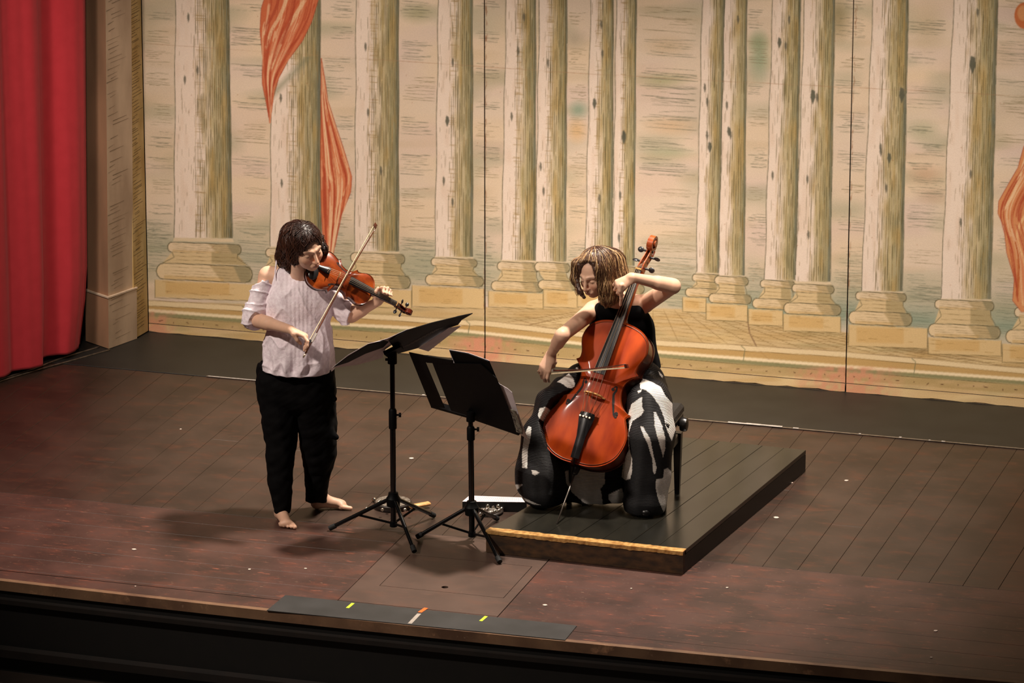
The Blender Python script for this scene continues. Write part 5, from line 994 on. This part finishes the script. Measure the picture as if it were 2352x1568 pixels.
B = Field(np.minimum(shR, elR)-.12, np.maximum(shR, elR)+.12, .004); s0 = V(606, 644, .0); s1_ = elR+nrm(elR-s0)*.03+nrm(wrR-elR)*.02; B.cap(s0, elR, .056, .060, .02); B.cap(elR-(elR-s0)*.1, elR+nrm(wrR-elR)*.045, .056, .056, .03); B.halfspace(s0+cv(0, -.0, 0), cv(-.35, -1, 0)); B.halfspace(elR+nrm(wrR-elR)*.045, nrm(wrR-elR)+nrm(elR-s0)*.4)
sl_ = lambda v: .009*ridge(v, 17, 73)-.004+.003*wob(v, 34, 9)+.0016*wob(v, 70, 10)
field_obj(B, 'sleeve', BL, vi, 1, disp=sl_)
B = Field(np.minimum(shL, elL)-.12, np.maximum(shL, elL)+.13, .004); B.cap(V(757, 668, .06), P(790, 714, 23.96), .054, .060, .02); B.cap(P(788, 710, 23.96), P(803, 722, 23.95), .058, .062, .02); B.halfspace(P(806, 722, 23.95), cv(.9, .25, -.1)); field_obj(B, 'sleeve', BL, vi, 1, disp=sl_)
MB().tube([V(636, 592, -.0), V(632, 625, -.045), V(636, 648, -.05)], .004, 6).build('strap_edge', BL, vi, smooth=True)
bt = MB()
for k in range(8): p = V(699+k*.8, 690+k*19, -.17+.0*k)
# trousers
TR = mat('black_trouser_cloth', srgb(9, 8, 9), .85, srgb(6, 5, 6), 40, spec=.12)
T = Field(V(682, 1020)-[.36, .40, .52], V(682, 1020)+[.40, .38, .50], .0045)
T.cap(V(652, 850, .0), V(706, 850, .0), .135, .135, .04, flat=(fw, .9)); T.cap(V(655, 890, 0), V(712, 895, .0), .138, .13, .05, flat=(fw, .9))
DR = lambda x_, y_: P(x_, y_, DV(646, 900)+(depth(aR)-DV(646, 900))*(y_-900)/290); DL = lambda x_, y_: P(x_, y_, DV(716, 900)+(depth(aL)-DV(716, 900))*(y_-900)/270)
T.chain([DR(646, 900), DR(643, 970), DR(645, 1045), DR(644, 1105), DR(648, 1170)], [.122, .092, .075, .062, .042], .012); T.chain([DL(716, 900), DL(730, 975), DL(732, 1040), DL(728, 1098), DL(725, 1145), DL(724, 1168)], [.112, .102, .088, .064, .052, .050], .006)
T.halfspace([0, 0, V(690, 838)[2]], (0, 0, 1)); 
for p in ((767, 915), (772, 1003)): T.cap(V(p[0]-14, p[1]-12, -.02), V(p[0], p[1], -.02), .02, .012, .02)
T.halfspace([0, 0, .048], (0, 0, -1))
field_obj(T, 'trousers', TR, vi, 1, disp=lambda v: .004*wob(v*[1, 1, .45], 34, 20)+.0025*wob(v, 60, 22))
# hair: volume plus locks
HV = mat('dark_brown_hair', srgb(46, 28, 22), .4, srgb(26, 16, 13), 90, spec=.5, bump=.4)
H = Field(hc-.27, hc+.25, .004); q = lambda a, b, d: hc+(hr*a+hf*b+hu*d)*hk
H.ell(q(0, -.022, .040), (hr, hf, hu), (.079, .100, .086), .0); H.cap(q(-.056, -.02, .03), q(-.064, -.012, -.05), .028, .024, .03); H.cap(q(.055, -.02, .03), q(.062, -.01, -.05), .024, .014, .03)
down = nrm([0, 0, -1.]); H.chain([q(-.02, -.09, .03), V(662, 590, .05), V(664, 622, .05)], [.055, .05, .022], .04); H.chain([V(672, 550, .0), V(662, 585, .0), V(666, 614, -.02)], [.046, .038, .014], .03); H.chain([V(734, 545, -.0), V(744, 572, -.02), V(744, 592, .0)], [.022, .014, .006], .03)
H.ell(q(.004, .118, -.035), (hr, hf, hu), (.068, .090, .118), .010, op='cut')
hv, hfq = H.mesh(); hv = relax(hv, hfq, 2); hn = vnormals(hv, hfq); ho = meshobj('hair', hv+hn*(.0022*wob(hv, 120, 31))[:, None], hfq, HV, vi)
r = np.random.RandomState(11); crown = q(0, .03, .13); up_mask = ((hv-hc) @ hu > .035) & (((hv-hc) @ hf) < .075); cand = np.where(up_mask)[0]; rs_ = [hv[i_] for i_ in r.choice(cand, 800)]; mid_ = np.where(((hv-hc) @ hu < .04) & ((hv-hc) @ hu > -.08) & ((hv-hc) @ hf < .03))[0]; rs_ += [hv[i_] for i_ in r.choice(mid_, 480)]
def vcolr(r, p): b = np.array(srgb(50, 30, 24))*(.7+.7*r.rand()); return b, b*.4+np.array(srgb(104, 62, 42))*(.35+.4*r.rand())
face_stop = lambda p: ((p-hc) @ hf > .078*hk) and abs((p-hc) @ hr) < .05 and ((p-hc) @ hu < .078)
strands('hair_locks', hv, hn, rs_, crown, nrm(down*.8-hu*.6), 19, .012, .7, vcolr, HAIRD, vi, .0017, .013, .5, face_stop, 5)['kind'] = 'stuff'

# ---- the seated cellist
ce = empty('person', Zp(1420, 1165, PZ), 'seated cellist with highlighted hair, black sleeveless top and black-white pleated skirt', 'person')
gf, gu, gr = frame(cv(-.60, .50, -.62), cv(.80, .10, -.58)); gc = P(1369, 628, 23.86); gk = .95
sR, eR, wR = P(1362, 712, 24.10), P(1291, 770, 23.86), P(1266, 812, 24.06); sL, eL, wL = P(1480, 698, 24.12), P(1546, 657, 23.88), P(1454, 637, 23.76)
F = Field(P(1400, 860, 24.0)-[.50, .50, .80], P(1400, 860, 24.0)+[.50, .52, .78], .0038)
head(F, gc, gf, gu, gr, gk); n2 = P(1412, 688, 24.06); F.cap(gc-gf*.03-gu*.05, n2, .048, .052, .02)
F.cap(sR, n2, .042, .045, .03); F.cap(n2, sL, .045, .044, .03); tc, tw, hp = P(1430, 760, 24.21), P(1455, 835, 24.20), P(1460, 880, 24.15)
F.cap(tc-rt*.06, tc+rt*.06, .10, .10, .04, flat=(fw, .85)); F.cap(tc, tw, .115, .105, .05, flat=(fw, .85)); F.cap(tw, hp, .11, .14, .05)
F.chain([sR, eR, wR], [.045, .034, .023], .015); F.cap(eR+(wR-eR)*.12, eR+(wR-eR)*.4, .033, .032, .015); F.chain([sL, eL, wL], [.046, .037, .024], .012); F.cap(eL+(wL-eL)*.10, eL+(wL-eL)*.38, .036, .034, .014)
kneeL, kneeR = P(1490, 945, 23.94), P(1268, 945, 24.03); fL, fR = Zp(1486, 1170, PZ), Zp(1240, 1140, PZ)
F.chain([hp+rt*.03, kneeL, fL+[0, 0, .07]], [.07, .045, .032], .02); F.chain([hp-rt*.07, kneeR, fR+[0, 0, .07]], [.07, .045, .032], .02)
hand(F, wR, cv(-.36, .86, .02)*1., cv(.30, .20, .93), cv(.9, .25, -.30), [(.35, .7, .35), (.35, .75, .4), (.35, .75, .4), (.3, .7, .4)], [(.034, .030, .014), (.058, .026, .036), (.074, .010, .050)], .95, .06)
hand(F, wL, cv(-.85, .50, .12), cv(.15, .25, .95), cv(.50, -.85, .1), [(.9, 1.1, .5), (.8, 1.1, .5), (.6, .9, .5), (.5, .9, .5)], [(.030, .020, .030), (.040, .016, .060), (.052, .004, .078)], .92, .25, sp=(0, -.25, -.5, -.8))
F.chain([P(1427, 655, 23.75), P(1424, 668, 23.76), P(1427, 684, 23.79), P(1425, 700, 23.82)], [.012, .0095, .0085, .0078], .006)
gcol = headcol(gc, gf, gu, gr, gk); field_obj(F, 'body', SKIN, ce, 1, colf=gcol)
# sleeveless top
TOP = mat('black_top_cloth', srgb(8, 7, 8), .85, srgb(5, 4, 5), 40, spec=.12)
T = Field(P(1430, 770, 24.15)-[.32, .34, .34], P(1430, 770, 24.15)+[.32, .32, .34], .0042)
T.cap(P(1394, 742, 24.19), P(1456, 744, 24.20), .090, .092, .04, flat=(fw, .9)); T.cap(P(1430, 760, 24.21), P(1452, 840, 24.20), .130, .125, .05, flat=(fw, .88)); T.cap(P(1402, 712, 24.08), P(1456, 712, 24.11), .060, .056, .04); T.cap(P(1462, 770, 24.20), P(1480, 850, 24.18), .085, .082, .04); T.cap(P(1380, 712, 24.07), P(1384, 740, 24.12), .044, .055, .03)
T.halfspace(P(1450, 858, 24.1), (0, .1, -1)); T.ell(sR-rt*.035+np.array([0, 0, .01]), (rt, fw, up), (.040, .08, .06), .006, 'cut'); T.ell(sL+rt*.02+up*.02, (rt, fw, up), (.045, .09, .07), .006, 'cut')
field_obj(T, 'sleeveless_top', TOP, ce, 1, disp=lambda v: .0035*wob(v, 36, 40))
# shoes
SHO = mat('black_shoe_leather', srgb(18, 16, 16), .35, srgb(12, 11, 11), 30)
for fp, hd in ((fL, Zp(1482, 1200, PZ)-fL), (fR, Zp(1222, 1168, PZ)-fR)):
    hd = nrm([hd[0], hd[1], 0]); T = Field(fp-[.2, .2, .02], fp+[.2, .2, .14], .004); z = np.array([0, 0, 1.]); T.cap(fp-hd*.05+z*.038, fp+hd*.13+z*.030, .036, .028, .02, flat=(z, .8)); T.cap(fp-hd*.04+z*.05, fp+hd*.04+z*.05, .034, .03, .02); T.halfspace(fp+z*.008, -z); sh = field_obj(T, 'shoe', SHO, ce, 1)
    MB().tube([fp-hd*.05+z*.005, fp+hd*.13+z*.005], [.036, .028], 14, flat=((0, 0, 1), .12)).build('sole', SHO, sh)
# pleated skirt: thighs to knees, then hanging wide to the floor
G = Field(P(1365, 1010, 24.0)-[.52, .50, .46], P(1365, 1010, 24.0)+[.52, .55, .50], .0046)
G.cap(P(1430, 872, 24.10), P(1472, 872, 24.10), .105, .105, .04); G.chain([P(1472, 876, 24.12), P(1494, 925, 23.94)], [.105, .112], .04); G.chain([P(1430, 872, 24.14), P(1340, 880, 24.12), P(1278, 925, 24.0)], [.12, .095, .095], .04)
G.chain([P(1490, 930, 23.92), P(1492, 1000, 23.90), P(1486, 1090, 23.93), P(1481, 1150, 23.94), P(1480, 1178, 23.96)], [.112, .122, .112, .104, .092], .03)
G.chain([P(1276, 930, 24.0), P(1250, 1000, 24.0), P(1245, 1080, 24.02), P(1248, 1120, 24.03)], [.095, .100, .124, .118], .03); G.cap(P(1225, 1000, 24.0), P(1212, 1110, 24.02), .035, .055, .04)
G.cap(P(1330, 960, 24.10), P(1345, 1130, 24.08), .07, .10, .05, flat=(fw, .5)); G.cap(P(1400, 950, 24.08), P(1398, 1122, 24.06), .07, .10, .05, flat=(fw, .5))
G.halfspace([0, 0, PZ+.012], (0, 0, -1)); G.halfspace(P(1200, 1160, 24.0), nrm(cv(-.16, 1, 0))); G.ell(P(1366, 1208, 23.98), (rt, fw, up), (.15, .35, .085), .02, 'cut')
# keep the cloth clear behind the cello body
for yy in np.linspace(.02, .98, 15): pass
c8 = lambda L_: [(1140+x_/3.734, 820+y_/3.734) for x_, y_ in L_]
WP = [c8(q) for q in ([(520, 210), (560, 185), (620, 140), (660, 180), (675, 240), (655, 270), (610, 260), (560, 225)], [(680, 90), (735, 66), (745, 85), (690, 105)], [(370, 440), (420, 425), (475, 455), (465, 500), (425, 530), (380, 540), (355, 500)],
 [(275, 590), (300, 600), (295, 680), (270, 800), (265, 950), (222, 950), (220, 820), (235, 690), (260, 620)], [(305, 970), (335, 970), (370, 990), (330, 1015), (305, 1000)], [(150, 1095), (225, 1090), (200, 1120), (170, 1140)],
 [(1230, 175), (1340, 215), (1410, 255), (1450, 330), (1520, 410), (1545, 500), (1545, 600), (1505, 720), (1495, 700), (1455, 600), (1440, 520), (1400, 420), (1340, 330), (1280, 280), (1235, 270)],
 [(1250, 340), (1215, 360), (1160, 400), (1140, 460), (1120, 540), (1110, 680), (1110, 780), (1090, 900), (1075, 1030), (1110, 1055), (1150, 1040), (1165, 980), (1165, 880), (1140, 780), (1135, 650), (1165, 550), (1240, 500), (1265, 460), (1250, 430)],
 [(1235, 590), (1260, 600), (1320, 700), (1350, 850), (1375, 950), (1360, 1010), (1345, 980), (1340, 880), (1300, 750), (1250, 640)], [(1350, 465), (1370, 475), (1420, 580), (1450, 700), (1450, 780), (1430, 855), (1410, 780), (1385, 700), (1360, 600)],
 [(1440, 960), (1470, 950), (1500, 980), (1500, 1080), (1480, 1150), (1465, 1250), (1440, 1340), (1405, 1260), (1380, 1190), (1365, 1110), (1370, 1045), (1430, 1040), (1435, 990)], [(1210, 290), (1245, 275), (1240, 300), (1215, 310)],
 [(590, 980), (700, 940), (930, 940), (930, 1080), (890, 1130), (905, 1180), (915, 1300), (850, 1300), (740, 1240), (650, 1160), (600, 1080)], [(960, 1180), (1020, 1150), (1080, 1120), (1090, 1180), (1080, 1250), (1030, 1290), (960, 1220)], [(180, 1160), (190, 1165), (235, 1205), (330, 1250), (380, 1268), (320, 1262), (220, 1222), (185, 1190)], [(1390, 120), (1430, 160), (1425, 180), (1400, 150)])]
def skirtcol(v, n):
    k = v-CAM; zz = k @ fw; px = 1176+FPX*(k @ rt)/zz; py = 784-FPX*(k @ up)/zz; ins = np.zeros(len(v), bool)
    for p in WP:
        p = np.array(p); t = np.zeros(len(v), bool)
        for (xa, ya), (xb, yb) in zip(p, np.roll(p, -1, 0)):
            if ya != yb: t ^= ((ya > py) != (yb > py)) & (px < (xb-xa)*(py-ya)/(yb-ya)+xa)
        ins |= t
    return np.where(ins[:, None], np.array(srgb(232, 224, 216)), np.array(srgb(20, 18, 20)))
SKT = mat('pleated_black_white_cloth', (1, 1, 1), .6, (.9, .9, .9), 60, vcol='paint', spec=.3)
nt = SKT.node_tree; bs = nt.nodes['Principled BSDF']; tc = [n for n in nt.nodes if n.type == 'TEX_COORD'][0]; wv = nt.nodes.new('ShaderNodeTexWave'); wv.bands_direction = 'Z'; wv.inputs['Scale'].default_value = 46; wv.inputs['Distortion'].default_value = 1.2; wv.inputs['Detail'].default_value = 1; nt.links.new(tc.outputs['Object'], wv.inputs[0])
bp = nt.nodes.new('ShaderNodeBump'); bp.inputs['Strength'].default_value = .6; bp.inputs['Distance'].default_value = .003; nt.links.new(wv.outputs[1], bp.inputs['Height']); nt.links.new(bp.outputs[0], bs.inputs['Normal'])
gv, gq = G.mesh(); gv = relax(gv, gq, 2); gn = vnormals(gv, gq)
lv = np.stack([(gv-tailc) @ cw, (gv-tailc) @ cu_, (gv-tailc) @ cn], 1)      # push cloth out of the instrument's box
hw = np.interp(lv[:, 1]/CL, [0, .05, .2, .35, .5, .65, .82, 1], [.12, .20, .30, .26, .16, .22, .24, .1])*CL+.004; inb = (np.abs(lv[:, 0]) < hw) & (lv[:, 1] > -.0) & (lv[:, 1] < CL) & (lv[:, 2] > -.125)
gv[inb] += cn*(-.128-lv[inb, 2])[:, None]
gv = relax(gv, gq, 1)
gv = gv+gn*(.005*wob(gv*[1, 1, .3], 30, 50))[:, None]
meshobj('skirt', gv, gq, SKT, ce, True, cols=skirtcol(gv, gn))
# hair
HC = mat('brown_hair_base', srgb(84, 56, 42), .4, srgb(48, 32, 26), 90, spec=.5, bump=.3)
H = Field(gc-.26, gc+.26, .004); q2 = lambda a, b, d: gc+(gr*a+gf*b+gu*d)*gk
H.ell(q2(0, -.022, .040), (gr, gf, gu), (.088, .106, .092), .0)
H.chain([P(1404, 600, 23.90), P(1412, 640, 23.91), P(1402, 675, 23.88), P(1390, 690, 23.86)], [.062, .052, .040, .020], .035); H.chain([P(1384, 620, 23.82), P(1385, 655, 23.83), P(1388, 684, 23.84)], [.030, .032, .022], .025); H.chain([P(1408, 610, 23.92), P(1426, 645, 23.92)], [.055, .03], .03)
H.chain([P(1326, 606, 23.84), P(1321, 640, 23.84), P(1334, 668, 23.82), P(1341, 682, 23.82)], [.026, .013, .016, .010], .02)
H.ell(P(1347, 642, 23.64), (rt, fw, up), (.052, .225, .112), .010, op='cut')
hv, hfq = H.mesh(); hv = relax(hv, hfq, 2); hn = vnormals(hv, hfq); meshobj('hair', hv+hn*(.002*wob(hv, 120, 61))[:, None], hfq, HC, ce)
crown = P(1362, 556, 23.84); r = np.random.RandomState(12); cand = np.where(((hv-gc) @ gu > .03) & ((hv-gc) @ gf < .085))[0]; rs_ = [hv[i_] for i_ in r.choice(cand, 1100)]; px_ = np.array([proj(p)[0] for p in hv[::1]]) if len(hv) < 1 else (1176+FPX*((hv-CAM) @ rt)/((hv-CAM) @ fw)); mid_ = np.where(((hv-gc) @ gu < .05) & (px_ > 1378))[0]; rs_ += [hv[i_] for i_ in r.choice(mid_, 800)]; mid_ = np.where((px_ < 1334))[0]; rs_ += [hv[i_] for i_ in r.choice(mid_, 60)]
def ccolr(r, p):
    t = r.rand(); b = np.array(srgb(84, 54, 40)) if t < .62 else (np.array(srgb(150, 108, 76)) if t < .75 else np.array(srgb(214, 176, 126))); b = b*(.75+.5*r.rand()); return b*(.75), b*.5+np.array(srgb(190, 146, 100))*.35*r.rand()+b*.3
fs2 = lambda p: (lambda x_, y_: 1326 < x_ < 1368 and 600 < y_ < 690)(*proj(p)) and depth(p) < 23.87
strands('hair_locks', hv, hn, rs_, crown, nrm([0, 0, -1.]), 17, .012, .22, ccolr, HAIRD, ce, .0014, .009, .7, fs2, 6)['kind'] = 'stuff'
